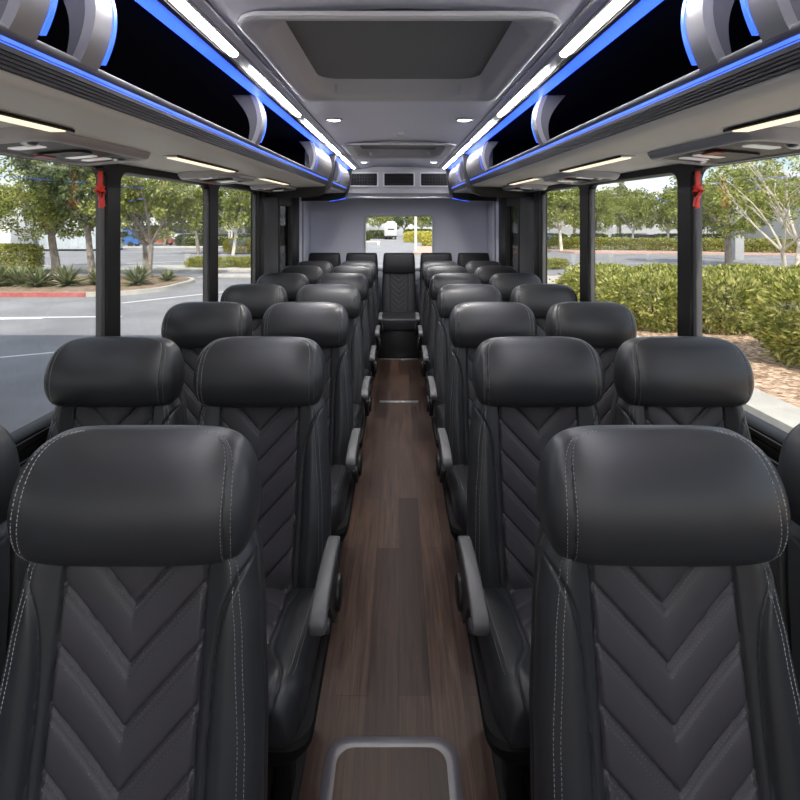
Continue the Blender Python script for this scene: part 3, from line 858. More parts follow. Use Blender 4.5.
for s, side in ((-1, 'left'), (1, 'right')):
    for i, y in enumerate((-0.30, 0.92, 2.22, 3.46)):
        o = make_strip() if st is None else link_copy(st)
        st = st or o
        x = 0.832
        o.location = (s * x, y, 1.43 + 0.206 - (x - 0.72) * (0.016 / 0.425) + K * y); o.rotation_euler = (math.atan(K), 0, 0 if s > 0 else PI)
        if s < 0: o.rotation_euler = (-math.atan(K), 0, PI)
        tag(o, f'slim warm white strip light under the {side} rack, {ORD[i]} along', 'strip light', 'warm strip lights')

# red emergency pull straps on the pillars
for s, side in ((-1, 'left'), (1, 'right')):
    r = empty('emergency_window_pull', (s * 1.122, 1.935, 1.655), f'red emergency window release pull hanging by the {side} pillar', 'emergency pull', 'red window pulls')
    m = MB(); m.box(-0.009, 0.009, -0.003, 0.003, -0.075, -0.002, 0.001); m.build('strap', M['red'], r, local=True)
    m = MB()
    m.tube([(-0.012 * s, 0.0, -0.065), (0.010 * s, -0.006, -0.085), (-0.006 * s, -0.006, -0.115), (-0.012 * s, -0.004, -0.145)], [0.010, 0.012, 0.011, 0.009], 8)
    m.tube([(0.012 * s, 0.004, -0.065), (-0.010 * s, 0.002, -0.09), (-0.004 * s, 0.004, -0.125), (0.0, 0.0, -0.15)], [0.010, 0.010, 0.011, 0.008], 8)
    m.build('handle', M['red'], r, local=True)
    m = MB(); m.box(-0.016, 0.016, -0.008, 0.008, -0.012, 0.006, 0.003); m.build('clip', M['black'], r, local=True)

# rear air-conditioning unit with three vents
ac = empty('air_conditioning_unit', (0, 6.2, 1.6), 'grey bulkhead unit with three dark vents above the rear window', 'air conditioner')
m = MB()
prof = [(5.98, 0.515), (5.99, 0.44), (6.0, 0.30), (6.02, 0.21), (6.07, 0.165), (6.16, 0.152), (6.6, 0.150), (6.6, 0.515)]
m.loft([[(x, y, 1.43 + z) for y, z in prof] for x in (-0.66, 0.66)]); m.build('housing', M['unit'], ac, shear='roof', ang=30)
for x in (-0.425, 0.0, 0.425):
    m = MB(); fy = 5.992
    m.loft([[(px + x, fy + dy, 1.43 + 0.366 + pz) for px, pz in rrect(-0.185 + g, 0.185 - g, -0.085 + g, 0.085 - g, 0.012, 3)] for g, dy in ((0.0, 0.01), (0.0, -0.008), (0.004, -0.011), (0.014, -0.011), (0.017, 0.02))], cap=False)
    v = m.build('vent', M['rim'], ac, shear='roof')
    m = MB(); m.box(x - 0.17, x + 0.17, fy - 0.003, fy + 0.004, 1.43 + 0.296, 1.43 + 0.436); m.build('vent_core', M['liner'], v, shear='roof')
    m = MB()
    for k in range(8): m.box(x - 0.17, x + 0.17, fy - 0.009, fy - 0.001, 1.43 + 0.302 + k * 0.017, 1.43 + 0.302 + k * 0.017 + 0.004)
    for k in range(11): m.box(x - 0.166 + k * 0.032, x - 0.163 + k * 0.032, fy - 0.008, fy - 0.001, 1.43 + 0.296, 1.43 + 0.436)
    m.build('grille', M['rail'], v, shear='roof', smooth=False)
m = MB(); m.box(-0.66, 0.66, 6.05, 6.075, 1.43 + 0.148, 1.43 + 0.168, 0.004); m.build('bright_trim', M['alum'], ac, shear='roof')

# floor fittings, then a raised stand-in for the floor glow
m = MB(); m.box(-0.16, 0.16, 4.215, 4.255, 0.0, 0.006, 0.002); tag(m.build('threshold_strip', M['alum']), 'thin metal threshold strip across the aisle floor', 'threshold strip')
m = MB(); m.box(-0.2, 0.2, 5.58, 5.62, 0.0, 0.008, 0.002); tag(m.build('bench_floor_strip', M['alum']), 'thin metal floor strip at the foot of the rear bench', 'threshold strip')
fh = empty('floor_glow_shape', (-0.02, 1.1, 0), 'raised wood-faced shape standing for the rounded bluish glow on the aisle floor at the bottom of the view', 'floor glow')  # glow on the floor, built as a raised shape with a blue-grey rim
m = MB(); m.loft([[(x, y, z) for x, y in rrect(-0.200 + g, 0.160 - g, 0.70 + g, 1.445 - g, 0.06 - g * 0.5, 8)] for g, z in ((0.0, 0.0), (0.0, 0.003), (0.004, 0.006), (0.026, 0.007), (0.034, 0.005))]); m.build('glow_rim', M['glowrim'], fh, ang=50)
m = MB(); m.prism_z(rrect(-0.167, 0.127, 0.733, 1.412, 0.045, 8), 0.001, 0.0065); m.build('glow_shape_top', M['floor'], fh)

# ------------------------------------------------------------------ outside
def slab(name, pts, z0, z1, m, label, cat):
    b = MB(); b.prism_z(pts, z0, z1); return tag(b.build(name, m, smooth=False), label, cat, kind='structure')
def quad(x0, x1, y0, y1): return [(x0, y0), (x1, y0), (x1, y1), (x0, y1)]
slab('ground', quad(-160, 160, -60, 260), GZ - 0.3, GZ, M['asphalt'], 'grey asphalt car park and roads around the coach', 'ground')

slab('bounce_slab', quad(-4.1, 4.1, -30, 14), GZ, GZ + 0.012, M['concrete'], 'pale concrete slab added under the coach to bounce light up', 'ground')  # added pale slab, unseen, bounces daylight up to the coach ceiling
# left planter island
il = rrect(-40, -8.6, 17.4, 23.5, 2.2, 8)
slab('kerb_1', il, GZ, GZ + 0.15, M['concrete'], 'concrete kerb round the planted island beyond the left windows', 'kerb')
slab('planter_soil_ground', rrect(-39.8, -8.8, 17.6, 23.3, 2.0, 8), GZ + 0.10, GZ + 0.17, M['soil'], 'brown soil bed of the island beyond the left windows', 'ground')
slab('kerb_2', quad(-40, -10.6, 17.36, 17.5), GZ, GZ + 0.153, M['redkerb'], 'red painted kerb edge beyond the left windows', 'kerb')
slab('sidewalk_1', quad(-60, -6.0, 24.2, 25.6), GZ, GZ + 0.06, M['concrete'], 'pale concrete walkway behind the island', 'sidewalk')
slab('sidewalk_2', quad(-60, -6.8, 27.5, 31.0), GZ, GZ + 0.10, M['concrete'], 'pale concrete verge beyond the left island', 'sidewalk')
slab('sidewalk_3', quad(-70, -9, 60, 64), GZ, GZ + 0.10, M['concrete'], 'pale far verge across the left car park', 'sidewalk')
for i, (a, b, w) in enumerate((((-16, 13.05), (-7.3, 13.55), 0.10), ((-13, 12.9), (-9.2, 13.3), 0.16), ((-8.5, 8.6), (-4.6, 10.6), 0.07), ((-8.6, 16.0), (-5.6, 19.8), 0.10), ((-18, 34), (-8, 40), 0.12), ((-22, 44), (-9, 46), 0.12))):
    A, B = NV((*a, 0)), NV((*b, 0)); d = (B - A).normalized(); nn = NV((-d.y, d.x, 0)) * w / 2
    slab('road_marking', [tuple((p)[:2]) for p in (A - nn, B - nn, B + nn, A + nn)], GZ, GZ + 0.004, M['linepaint'], 'white painted parking line on the asphalt, number %s from the coach' % ORD[i], 'marking')

# right planter
slab('kerb_3', quad(4.30, 4.85, -30, 17.0), GZ, GZ + 0.15, M['concrete'], 'broad pale concrete kerb beside the mulch bed right of the coach', 'kerb')
slab('mulch_bed_ground', quad(4.80, 40, -30, 24.0), GZ, GZ + 0.13, M['mulch'], 'tan bark mulch bed beyond the right windows', 'ground')
slab('kerb_4', quad(4.8, 7.0, 16.9, 17.2), GZ, GZ + 0.16, M['redkerb'], 'red painted kerb end of the mulch bed', 'kerb')
slab('sidewalk_4', quad(4.0, 7.6, 20.5, 23.5), GZ, GZ + 0.14, M['concrete'], 'pale concrete path crossing beyond the mulch bed', 'sidewalk')
slab('sidewalk_5', [(16, 47), (90, 34), (90, 38), (18, 51)], GZ, GZ + 0.15, M['pink'], 'pink paved sidewalk across the right road', 'sidewalk')
slab('sidewalk_6', [(10.5, 62), (16, 47), (18, 51), (14, 64)], GZ, GZ + 0.15, M['pink'], 'pink paved sidewalk bend across the right road', 'sidewalk')
slab('sidewalk_7', [(1.2, 46), (6, 40), (12, 44), (4, 62), (2.2, 62)], GZ, GZ + 0.15, M['pink'], 'pink paved corner seen through the rear window', 'sidewalk')
slab('kerb_5', [(-60, 84), (-3.6, 84), (-3.0, 70), (-2.6, 70), (-3.2, 88), (-60, 88)], GZ, GZ + 0.15, M['concrete'], 'pale kerb left of the road behind the coach', 'kerb')

# ---- vegetation
def leaf_quad(mb, p, d, n, L, W):
    d = d.normalized(); s = d.cross(n)
    if s.length < 1e-4: s = d.cross(NV((0.3, 0.5, 0.8)))
    s.normalize(); s *= W / 2
    a = p; m1 = p + d * L * 0.5; e = p + d * L
    vs = [mb.bm.verts.new(q) for q in (a, m1 + s, e, m1 - s)]
    mb.bm.faces.new(vs)
def rnd_dir(r):
    while True:
        v = NV((r.uniform(-1, 1), r.uniform(-1, 1), r.uniform(-1, 1)))
        if 0.05 < v.length < 1: return v.normalized()
def make_tree(seed, h, spread, nstem, leafm, barkm, nclump=70, per=60, leaf=0.20, fork=1.7, thick=0.13, airy=1.0, lean=0.12):
    r = random.Random(seed); root = empty('tree')
    t = MB(); tips = []
    for st_ in range(nstem):
        a0 = r.uniform(0, 2 * PI) if nstem == 1 else 2 * PI * st_ / nstem + r.uniform(-.3, .3)
        base = NV((0.12 * math.cos(a0) * (nstem > 1), 0.12 * math.sin(a0) * (nstem > 1), 0))
        fk = base + NV((lean * fork * math.cos(a0), lean * fork * math.sin(a0), fork * r.uniform(.85, 1.15)))
        t.tube([base + NV((0, 0, -0.1)), base.lerp(fk, 0.33) + NV((r.uniform(-.05, .05), 0, 0)), base.lerp(fk, 0.7), fk], [thick * 1.15, thick, thick * .9, thick * .85], 9)
        nb = 6 if nstem == 1 else 4
        for b in range(nb):
            a = (2 * PI * b / nb if nstem == 1 else a0 + (b - 1.5) * 0.8) + r.uniform(-.35, .35); el = r.uniform(0.65, 1.25)
            L = h * r.uniform(.38, .6); p = fk.copy(); pts = [p.copy()]; rad = [thick * .62]
            for k in range(5):
                p = p + NV((math.cos(a) * math.cos(el), math.sin(a) * math.cos(el), math.sin(el))) * L / 5
                a += r.uniform(-.22, .22); el += r.uniform(-.12, .16); pts.append(p.copy()); rad.append(thick * .55 * (1 - k / 5.5))
                if k >= 1:
                    q = p.copy(); pp = [q.copy()]; aa = a + r.choice((-1, 1)) * r.uniform(.5, 1.1); ee = el - r.uniform(0, .4)
                    for j in range(3):
                        q = q + NV((math.cos(aa) * math.cos(ee), math.sin(aa) * math.cos(ee), math.sin(ee))) * L * .16; pp.append(q.copy())
                    t.tube(pp, [thick * .25, thick * .2, thick * .13, thick * .06], 5); tips.append(q.copy()); tips.append(pp[2].copy())
            t.tube(pts, rad, 7); tips.append(p.copy())
    t.build('trunk', barkm, root, local=True)
    c = MB(); cz0 = fork + (h - fork) * .5
    cl = []
    while len(cl) < nclump:
        if r.random() < .55 and tips:
            q = r.choice(tips) + rnd_dir(r) * r.uniform(.1, .5) * spread * .3
        else:
            v = rnd_dir(r) * (r.random() ** .4)
            q = NV((v.x * spread, v.y * spread, cz0 + v.z * (h - fork) * .52))
        if q.z > fork * 0.9: cl.append(q)
    for q in cl:
        rad = r.uniform(.35, .75) * spread * .24 * airy
        for k in range(per):
            o = rnd_dir(r) * rad * (r.random() ** .45)
            o.z *= .8
            d = (o.normalized() + rnd_dir(r) * .9 + NV((0, 0, -.15)))
            leaf_quad(c, q + o, d, rnd_dir(r), leaf * r.uniform(.7, 1.3), leaf * .5)
    c.build('crown', leafm, root, local=True, smooth=False)
    return root
def put_tree(proto, x, y, label, group, rz=0, sc=1.0, first=[]):
    key = proto.name
    o = proto if key not in first else link_copy(proto)
    first.append(key)
    o.location = (x, y, GZ + (0.0)); o.rotation_euler = (0, 0, rz); o.scale = (sc, sc, sc)
    tag(o, label, 'tree', group); return o
T_big = make_tree(11, 6.2, 3.3, 1, M['leafA'], M['bark'], 170, 85, .18, 1.9, .20)
T_multi = make_tree(12, 5.6, 2.4, 2, M['leafA'], M['bark'], 150, 85, .16, 1.5, .115, lean=.16)
T_dark = make_tree(13, 6.5, 3.0, 1, M['leafB'], M['bark'], 110, 75, .19, 2.2, .15)
T_pale = make_tree(14, 6.4, 2.7, 2, M['leafA'], M['palebark'], 70, 26, .17, 1.55, .085, airy=1.1, lean=.22)
T_far = make_tree(15, 7.0, 3.2, 1, M['leafA'], M['palebark'], 130, 55, .30, 2.4, .15)
T_fard = make_tree(16, 7.5, 3.6, 1, M['leafB'], M['bark'], 120, 55, .34, 2.0, .2)
put_tree(T_big, -17.7, 26.6, 'broad green tree with forking grey trunk behind the clipped hedge, left windows', 'island trees', .4)
put_tree(T_dark, -13.7, 23.0, 'slender leaning-trunk green tree beside the first left window pillar', 'island trees', 1.2, .95)
put_tree(T_multi, -10.95, 22.4, 'twin-stemmed green tree on the island between the agaves', 'island trees', 2.3, 1.0)
put_tree(T_dark, -17.5, 45.0, 'dark green tree across the car park seen in the second left window', 'left far trees', 2.0, 1.0)
put_tree(T_far, -14.2, 44.0, 'pale-trunked tree across the car park seen in the third left window', 'left far trees', .8, .9)
put_tree(T_pale, -19.0, 58.0, 'thin pale-stemmed tree far across the left car park', 'left far trees', 1.8, 1.3)
FAR_L = [(-60, 75, 0, 1.3), (-48, 72, 1, 1.2), (-38, 70, 0, 1.1), (-31, 68, 1, 1.2), (-25.5, 72, 0, 1.1), (-21, 70, 1, 1.1), (-70, 62, 1, 1.2), (-52, 60, 0, 1.0)]
LL = ['leftmost pane, far end', 'leftmost pane, next in', 'over the container', 'over the blue van', 'centre of the second pane', 'third pane', 'far out past the white box', 'tall behind the clipped hedge']
for i, (x, y, k, sc) in enumerate(FAR_L):
    put_tree(T_fard if k else T_far, x, y, f'hazy {"dark" if k else "light"} green tree across the left car park, {LL[i]}', 'left far trees', i * 1.3, sc)
# right trees
put_tree(T_pale, 15.2, 20.0, 'pale multi-stemmed sparse tree above the hedges in the right front window', 'right trees', .5, 1.0)
put_tree(T_pale, 16.6, 20.6, 'second pale sparse tree just right of the other pale stems', 'right trees', 2.6, 1.0)
put_tree(T_far, 27.2, 52.5, 'pale-trunked green tree on the pink sidewalk, right window', 'right trees', .2, .85)
put_tree(T_far, 18.4, 66.0, 'pale-trunked green tree farther across the road, right window', 'right trees', 1.7, .95)
put_tree(T_big, 22.5, 60.0, 'green tree with spreading branches across the right road, between two pale trunks', 'right trees', 2.9, 1.1)
put_tree(T_far, 33.5, 52.5, 'street tree with a straight pale trunk beside the right pillar', 'right trees', 2.1, .8)
put_tree(T_big, 20.5, 32.0, 'leafy tree reaching in from behind the right pillar', 'right trees', .9, 1.05)
put_tree(T_far, 15.8, 50.0, 'green tree in the small right pane', 'right trees', 2.2, 1.0)
FAR_R = [(14.5, 82, 1, 1.15), (20, 84, 0, 1.2), (27, 80, 1, 1.15), (33, 78, 0, 1.2), (41, 74, 1, 1.15), (48, 72, 0, 1.1), (24, 90, 1, 1.35), (37, 86, 1, 1.3), (29, 64, 0, .9), (36.5, 63, 1, .9)]
LR = ['behind the small pane', 'next to the small pane', 'left part of the wide pane', 'middle of the wide pane', 'right part of the wide pane', 'by the right pillar', 'tall one left of middle', 'tall one right of middle', 'shorter one behind the pale trunks', 'shorter one behind the pillar']
for i, (x, y, k, sc) in enumerate(FAR_R):
    put_tree(T_fard if k else T_far, x, y, f'hazy {"dark" if k else "light"} green tree far across the right road, {LR[i]}', 'right far trees', i * 1.7, sc)
FAR_B = [(-12, 100, 1, 1.0), (-8.5, 92, 1, .9), (-5, 132, 0, 1.1), (1.5, 138, 1, 1.0), (5.5, 120, 0, 1.0), (9, 104, 1, 1.0), (13, 112, 1, 1.1), (-1.5, 150, 0, 1.2)]
LB = ['at its left edge', 'dark one at left', 'left of the truck', 'just right of the truck', 'left of the white post', 'right of the white post', 'at its right edge', 'directly over the truck']
for i, (x, y, k, sc) in enumerate(FAR_B):
    put_tree(T_fard if k else T_far, x, y, f'distant {"dark" if k else "light"} green tree through the rear window, {LB[i]}', 'rear trees', i * 2.1, sc)

def make_bush(seed, lx, ly, h, leafm, n, L, W, clipped=False):
    r = random.Random(seed); root = empty('hedge_bush')
    t = MB()
    for k in range(10):
        x, y = r.uniform(-.3, .3) * lx, r.uniform(-.3, .3) * ly
        t.tube([(x * .4, y * .4, 0), (x * .8, y * .8, h * .4), (x * 1.1, y * 1.1, h * .85)], [.018, .013, .006], 5)
    t.build('stems', M['twig'], root, local=True)
    c = MB()
    # dense dark core
    pe = 7 if clipped else 3.2
    k = 0
    while k < n:
        v = rnd_dir(r); s = (abs(v.x) ** pe + abs(v.y) ** pe + abs(v.z) ** pe) ** (-1 / pe)
        nrm = NV((math.copysign(abs(v.x * s) ** (pe - 1), v.x), math.copysign(abs(v.y * s) ** (pe - 1), v.y), math.copysign(abs(v.z * s) ** (pe - 1), v.z))).normalized()
        rr = s * (1 - .24 * r.random() ** 1.8) * (1 + (0 if clipped else .10) * math.sin(v.x * 7 + seed) * math.cos(v.y * 6 + v.z * 5) + (0 if clipped else .05) * math.sin(v.x * 15 + v.z * 13))
        if not clipped and r.random() < .10: rr *= 1 + .16 * r.random()
        p = NV((v.x * rr * lx / 2, v.y * rr * ly / 2, h * .52 + v.z * rr * h * .5))
        if p.z < 0.03: continue
        d = nrm + rnd_dir(r) * .9 + NV((0, 0, .35))
        leaf_quad(c, p, d, nrm + rnd_dir(r) * .6, L * r.uniform(.6, 1.25), W)
        k += 1
    c.build('foliage', leafm, root, local=True, smooth=False)
    return root
B_near = make_bush(3, 1.8, 1.8, 1.28, M['leafH'], 9500, .13, .042)
B_mid = make_bush(4, 1.9, 1.8, 1.06, M['leafH'], 7500, .13, .044)
B_low = make_bush(5, 2.6, 2.2, 0.86, M['leafH'], 6500, .15, .06)
B_clip = make_bush(6, 2.7, 1.6, 1.42, M['leafH'], 9000, .12, .06, True)
B_far = make_bush(8, 4.2, 1.8, 1.25, M['leafD'], 5000, .22, .12, True)
B_farH = make_bush(9, 4.2, 1.8, 1.2, M['leafH'], 5000, .22, .12, True)
B_yel = make_bush(10, 5.0, 5.0, 2.0, M['leafY'], 5000, .30, .18, True)
seen = set()
def put_bush(proto, x, y, label, group, rz=0, sc=1.0, z=0.0, cat='hedge'):
    o = proto if proto.name not in seen else link_copy(proto)
    seen.add(proto.name)
    o.location = (x, y, GZ + z); o.rotation_euler = (0, 0, rz); o.scale = (sc, sc, sc)
    tag(o, label, cat, group); return o
G = 'shrubs in the mulch bed'
put_bush(B_near, 6.95, 8.2, 'large yellow-green shrub nearest the coach in the right front window', G, .3, 1.0, .12)
put_bush(B_near, 8.8, 9.0, 'yellow-green shrub at the right edge of the front right window', G, 1.9, 1.0, .12)
put_bush(B_mid, 6.9, 11.4, 'yellow-green shrub behind bare mulch, just right of the right pillar', G, .7, 1.0, .12)
put_bush(B_mid, 5.75, 11.6, 'rounded yellow-green shrub partly hidden by the right pillar', G, 2.0, 1.0, .12)
put_bush(B_mid, 8.9, 11.8, 'yellow-green shrub behind the largest one, right front window', G, 3.3, 1.05, .12)
LOWS = [(6.4, 15.6, 'at the pillar end of the bed, low one'), (8.3, 15.0, 'second along the back row'), (10.4, 14.8, 'third along the back row'), (12.6, 14.6, 'fourth along the back row'),
        (7.2, 18.2, 'first of the rearmost row'), (9.5, 18.0, 'second of the rearmost row'), (12.0, 17.8, 'third of the rearmost row'), (14.4, 17.4, 'beside the pale tree stems'), (16.9, 17.2, 'fifth of the rearmost row'), (11.0, 12.3, 'tucked behind the shrubs at the right edge')]
for i, (x, y, w) in enumerate(LOWS):
    put_bush(B_low, x, y, f'low yellow-green shrub in the right bed, {w}', G, i * 1.1, 1.0 if y < 17 else .95, .12)
put_bush(B_low, 8.8, 29.5, 'small dark shrub on the path in the small right pane', G, 0.4, .62)
G = 'clipped hedges across the right road'
for i in range(11):
    x = 17.0 + i * 3.6; y = 53.0 - i * 1.7
    put_bush(B_farH, x + .8, y + .6, f'clipped hedge block behind the pink sidewalk, {["first","second","third","fourth","fifth","sixth","seventh","eighth","ninth","tenth","eleventh"][i]} from the rear', G, -.44, 1.0)
for i in range(6):
    put_bush(B_far, 16 + i * 5.2, 74 - i * 1.2, f'dark clipped hedge block far across the right road, {ORD[i]} from the rear', G, -.2, 1.1)
G = 'clipped hedges beyond the left windows'
for i in range(4):
    put_bush(B_clip, -19.9 - i * 2.75, 26.3, f'dense clipped green hedge block behind the agaves, {ORD[i]} from the tree', G, 0, 1.0)
for i in range(3):
    put_bush(B_low, -11.3 + i * 1.35, 29.6, f'low dark shrub on the verge beyond the left windows, {ORD[i]} from the pillar', 'verge shrubs', i, .62, .08)
for i in range(5):
    put_bush(B_far, -26 + i * 4.0, 66, f'dark clipped hedge across the left car park, {ORD[i]} from the blue van', G, 0, 1.1)
put_bush(B_yel, -14.6, 48.5, 'yellow-green hedge mound under the pale tree, third left window', G, 0, .62)
G = 'hedges behind the coach'
put_bush(B_yel, 5.2, 66, 'bright yellow hedge mound right of the white post, rear window', G, 0, .85)
put_bush(B_yel, 9.6, 70, 'bright yellow hedge mound at the right edge of the rear window', G, .6, 1.0)
put_bush(B_yel, 3.2, 84, 'bright yellow hedge mound left of the white post, rear window', G, 1.1, .8)
put_bush(B_far, -8, 96, 'dark hedge block left of the road, rear window', G, 0, 1.2)
put_bush(B_far, -4.2, 112, 'dark hedge block beside the truck, rear window', G, 0, 1.3)
put_bush(B_far, 4.4, 116, 'dark hedge block right of the truck, rear window', G, 0, 1.5)

def make_agave(seed):
    r = random.Random(seed); m = MB()
    for k in range(110):
        a = r.uniform(0, 2 * PI); el = r.uniform(.05, 1.25); L = r.uniform(.55, .85); w = .055
        p = NV((0, 0, .05)); d = NV((math.cos(a) * math.cos(el), math.sin(a) * math.cos(el), math.sin(el))); s = d.cross(NV((0, 0, 1))).normalized()
        prev = None
        for j in range(6):
            t = j / 5; ww = w * (1 - t) ** .6 * (1 if j else .7); c = p + d * L * t + NV((0, 0, -.25 * L * t * t * math.cos(el)))
            nr = s.cross(d).normalized()
            row = [m.bm.verts.new(c - s * ww), m.bm.verts.new(c - nr * ww * .5), m.bm.verts.new(c + s * ww)]
            if prev:
                m.bm.faces.new((prev[0], prev[1], row[1], row[0])); m.bm.faces.new((prev[1], prev[2], row[2], row[1]))
            prev = row
    return m.build('spiky_agave', M['leafG'], smooth=False)
ag = make_agave(5)
AG = [(-15.0, 19.2, 1.25, 'at the picture edge'), (-14.2, 19.3, 1.2, 'second from the picture edge'), (-13.3, 19.0, 1.15, 'third from the picture edge'), (-12.4, 19.2, 1.25, 'by the tree base'), (-16.2, 20.6, 1.2, 'behind the front row'),
      (-9.95, 19.6, 1.2, 'large one before the twin stems'), (-9.45, 21.0, .75, 'small one at the island tip'), (-11.5, 19.7, 1.0, 'half behind the window pillar')]
for i, (x, y, sc, w) in enumerate(AG):
    o = ag if i == 0 else ag.copy()
    if i: COL.objects.link(o)
    o.location = (x, y, GZ + .16); o.scale = (sc,) * 3; o.rotation_euler = (0, 0, i * 1.1)
    tag(o, f'spiky green strap-leaved plant on the left island, {w}', 'plant', 'island agaves')

# ---- buildings, vehicles, posts
bd = empty('storage_container', (-36, 50, GZ), 'pale blue-grey corrugated container across the left car park', 'container')
m = MB(); pr = []
for k in range(61):
    x = -42.5 + 13 * k / 60; pr.append((x, 52 + (.08 if k % 4 in (1, 2) else 0)))
pr += [(-29.5, 55), (-42.5, 55)]
m.prism_z(pr, GZ + .15, GZ + 2.55); m.build('body', M['cont'], bd, smooth=False)
m = MB(); m.box(-42.5, -29.5, 51.98, 55, GZ, GZ + .2); m.build('base_rail', M['tyre'], bd)
bd = empty('white_storage_box', (-46, 46, GZ), 'plain white trailer body behind the clipped hedge at the left edge', 'trailer')
m = MB(); m.box(-52, -36.2, 48, 51, GZ + .5, GZ + 2.6, .05); m.build('body', M['wallwhite'], bd)
m = MB(); m.box(-51, -37, 48.2, 50.8, GZ, GZ + .5, .05); m.build('undercarriage', M['tyre'], bd)

def wheel(mb, x, y, z, r, w):
    mb.loft([[(xx, y + q * math.cos(2 * PI * k / 16), z + q * math.sin(2 * PI * k / 16)) for k in range(16)] for xx, q in ((x - w / 2, r * .9), (x - w / 2, r), (x + w / 2, r), (x + w / 2, r * .9))])
def car(x, y, m_, label, h=1.5, L=4.4, rz=0, van=False):
    r = empty('parked_car' if not van else 'parked_van', (x, y, GZ), label, 'car' if not van else 'van', rz=rz)
    prof = [(-L / 2, .35), (-L / 2, .8), (-L * .30, h * .62), (-L * .18, h), (L * .22, h), (L * .36, h * .66), (L / 2, .75), (L / 2, .35)]
    if van: prof = [(-L / 2, .35), (-L / 2, .95), (-L * .38, h * .62), (-L * .28, h), (L * .46, h), (L / 2, h * .9), (L / 2, .35)]
    b = MB(); b.loft([[(px, yy, pz) for px, pz in prof] for yy in (-.85, .85)]); b.build('body', m_, r, local=True)
    b = MB()
    for yy in (-.86, .86): b.box(-L * .2, L * .26, yy - .01, yy + .01, h * .62, h * .92, .004)
    b.build('side_window', M['carglass'], r, local=True)
    for xx in (-L * .31, L * .31):
        for yy in (-.8, .8):
            b = MB(); b.loft([[(xx + q * math.cos(2 * PI * k / 16), yy + dy, .33 + q * math.sin(2 * PI * k / 16)) for k in range(16)] for dy, q in ((-.1, .3), (-.09, .33), (.09, .33), (.1, .3))]); b.build('wheel', M['tyre'], r, local=True)
car(-34.5, 64, M['bluecar'], 'blue van parked across the lot in the second left window', 2.1, 5.0, 0, True)
car(-40.5, 64.5, M['whitecar'], 'white car parked beside the blue van', 1.5, 4.4)
car(-32.5, 69.5, M['orangecar'], 'small orange-red car parked behind the blue van', 1.5, 4.2)
car(16.6, 60.5, M['bluecar'], 'dark blue car parked beyond the small right pane', 1.5, 4.4)
car(31, 65.5, M['carglass'], 'dark car far across the right road behind the hedge', 1.5, 4.4)
car(-7.0, 84, M['whitecar'], 'grey-white car at the kerb left of the road, rear window', 1.3, 4.2, 1.3)

tk = empty('box_truck', (-1.7, 104, GZ), 'white box truck driving away, seen through the rear window', 'truck')
m = MB(); m.box(-1.25, 1.25, 0, 6, .75, 3.3, .05); m.build('cargo_box', M['whitecar'], tk, local=True)
m = MB(); m.box(-.95, .95, 4.0, 7.5, 3.0, 3.75, .25); m.build('roof_fairing', M['whitecar'], tk, local=True)
m = MB(); m.box(-.55, .75, -.03, .01, 1.95, 2.20, .01); m.build('rear_lettering_panel', M['carglass'], tk, local=True)
m = MB(); m.box(-1.2, 1.2, .05, 5.9, .45, .76, .03); m.build('chassis', M['tyre'], tk, local=True)
for x in (-.95, .95):
    m = MB(); wheel(m, x, .9, .45, .45, .35); m.build('wheel', M['tyre'], tk, local=True)
pp = empty('white_post', (1.62, 50, GZ), 'tall white post with a small round sign, right side of the rear window', 'post')
m = MB(); m.box(-.11, .11, -.11, .11, 0, 5, .01); m.build('pole', M['wallwhite'], pp, local=True)
m = MB(); m.loft([[(-.45 + q * math.cos(2 * PI * k / 20), yy, 2.45 + q * math.sin(2 * PI * k / 20)) for k in range(20)] for yy, q in ((-.13, .23), (-.11, .24), (-.10, .24))]); m.box(-.5, -.1, -.11, -.09, 2.42, 2.48); m.build('sign', M['wallwhite'], pp, local=True)
lp = empty('lamp_post', (25.6, 39.0, GZ), 'thin white lamp post in front of the right pillar hedge', 'lamp post')
m = MB(); m.tube([(0, 0, 0), (0, 0, 4), (0, 0, 7.5)], [.09, .07, .05], 10); m.build('pole', M['wallwhite'], lp, local=True)
m = MB(); m.lathe([(.16, 0), (.16, .25), (.10, .3)], n=16); m.build('base', M['concrete'], lp, local=True)

hb = empty('white_house', (50, 48, GZ), 'white building behind the pale tree in the right front window', 'building')
m = MB(); m.box(40, 62, 49, 61, GZ, GZ + 6.5); m.build('wall', M['wallwhite'], hb, smooth=False)
m = MB(); m.loft([[(x, y, z) for y, z in ((48, 5.5), (55, 7.6), (62, 5.5))] for x in (39, 63)]); m.build('roof', M['wallgrey'], hb, smooth=False)
for k in range(5):
    m = MB(); m.box(42 + 4 * k, 43.6 + 4 * k, 48.9, 49.02, GZ + 1.0, GZ + 2.9); w_ = m.build('window', M['carglass'], hb, smooth=False)
    m = MB(); m.box(41.9 + 4 * k, 43.7 + 4 * k, 48.86, 48.95, GZ + 1.9, GZ + 2.0); m.build('glazing_bar', M['wallwhite'], w_, smooth=False)
hb = empty('low_white_building', (38, 80, GZ), 'long low white building far behind the right hedges', 'building')
m = MB(); m.box(26, 62, 96, 108, GZ, GZ + 4.8); m.build('wall', M['wallwhite'], hb, smooth=False)
m = MB(); m.box(25.4, 62.6, 95.4, 108.6, GZ + 4.8, GZ + 5.2); m.build('roof', M['wallgrey'], hb, smooth=False)
m = MB(); m.box(28, 60, 95.9, 96.02, GZ + 1.0, GZ + 2.6); m.build('window', M['wallgrey'], hb, smooth=False)
hb = empty('entrance_pillar', (24.6, 37.5, GZ), 'grey square column standing before the white building', 'column')
m = MB(); m.box(-.32, .32, -.32, .32, 0, 3.4, .02); m.build('shaft', M['wallgrey'], hb, local=True)
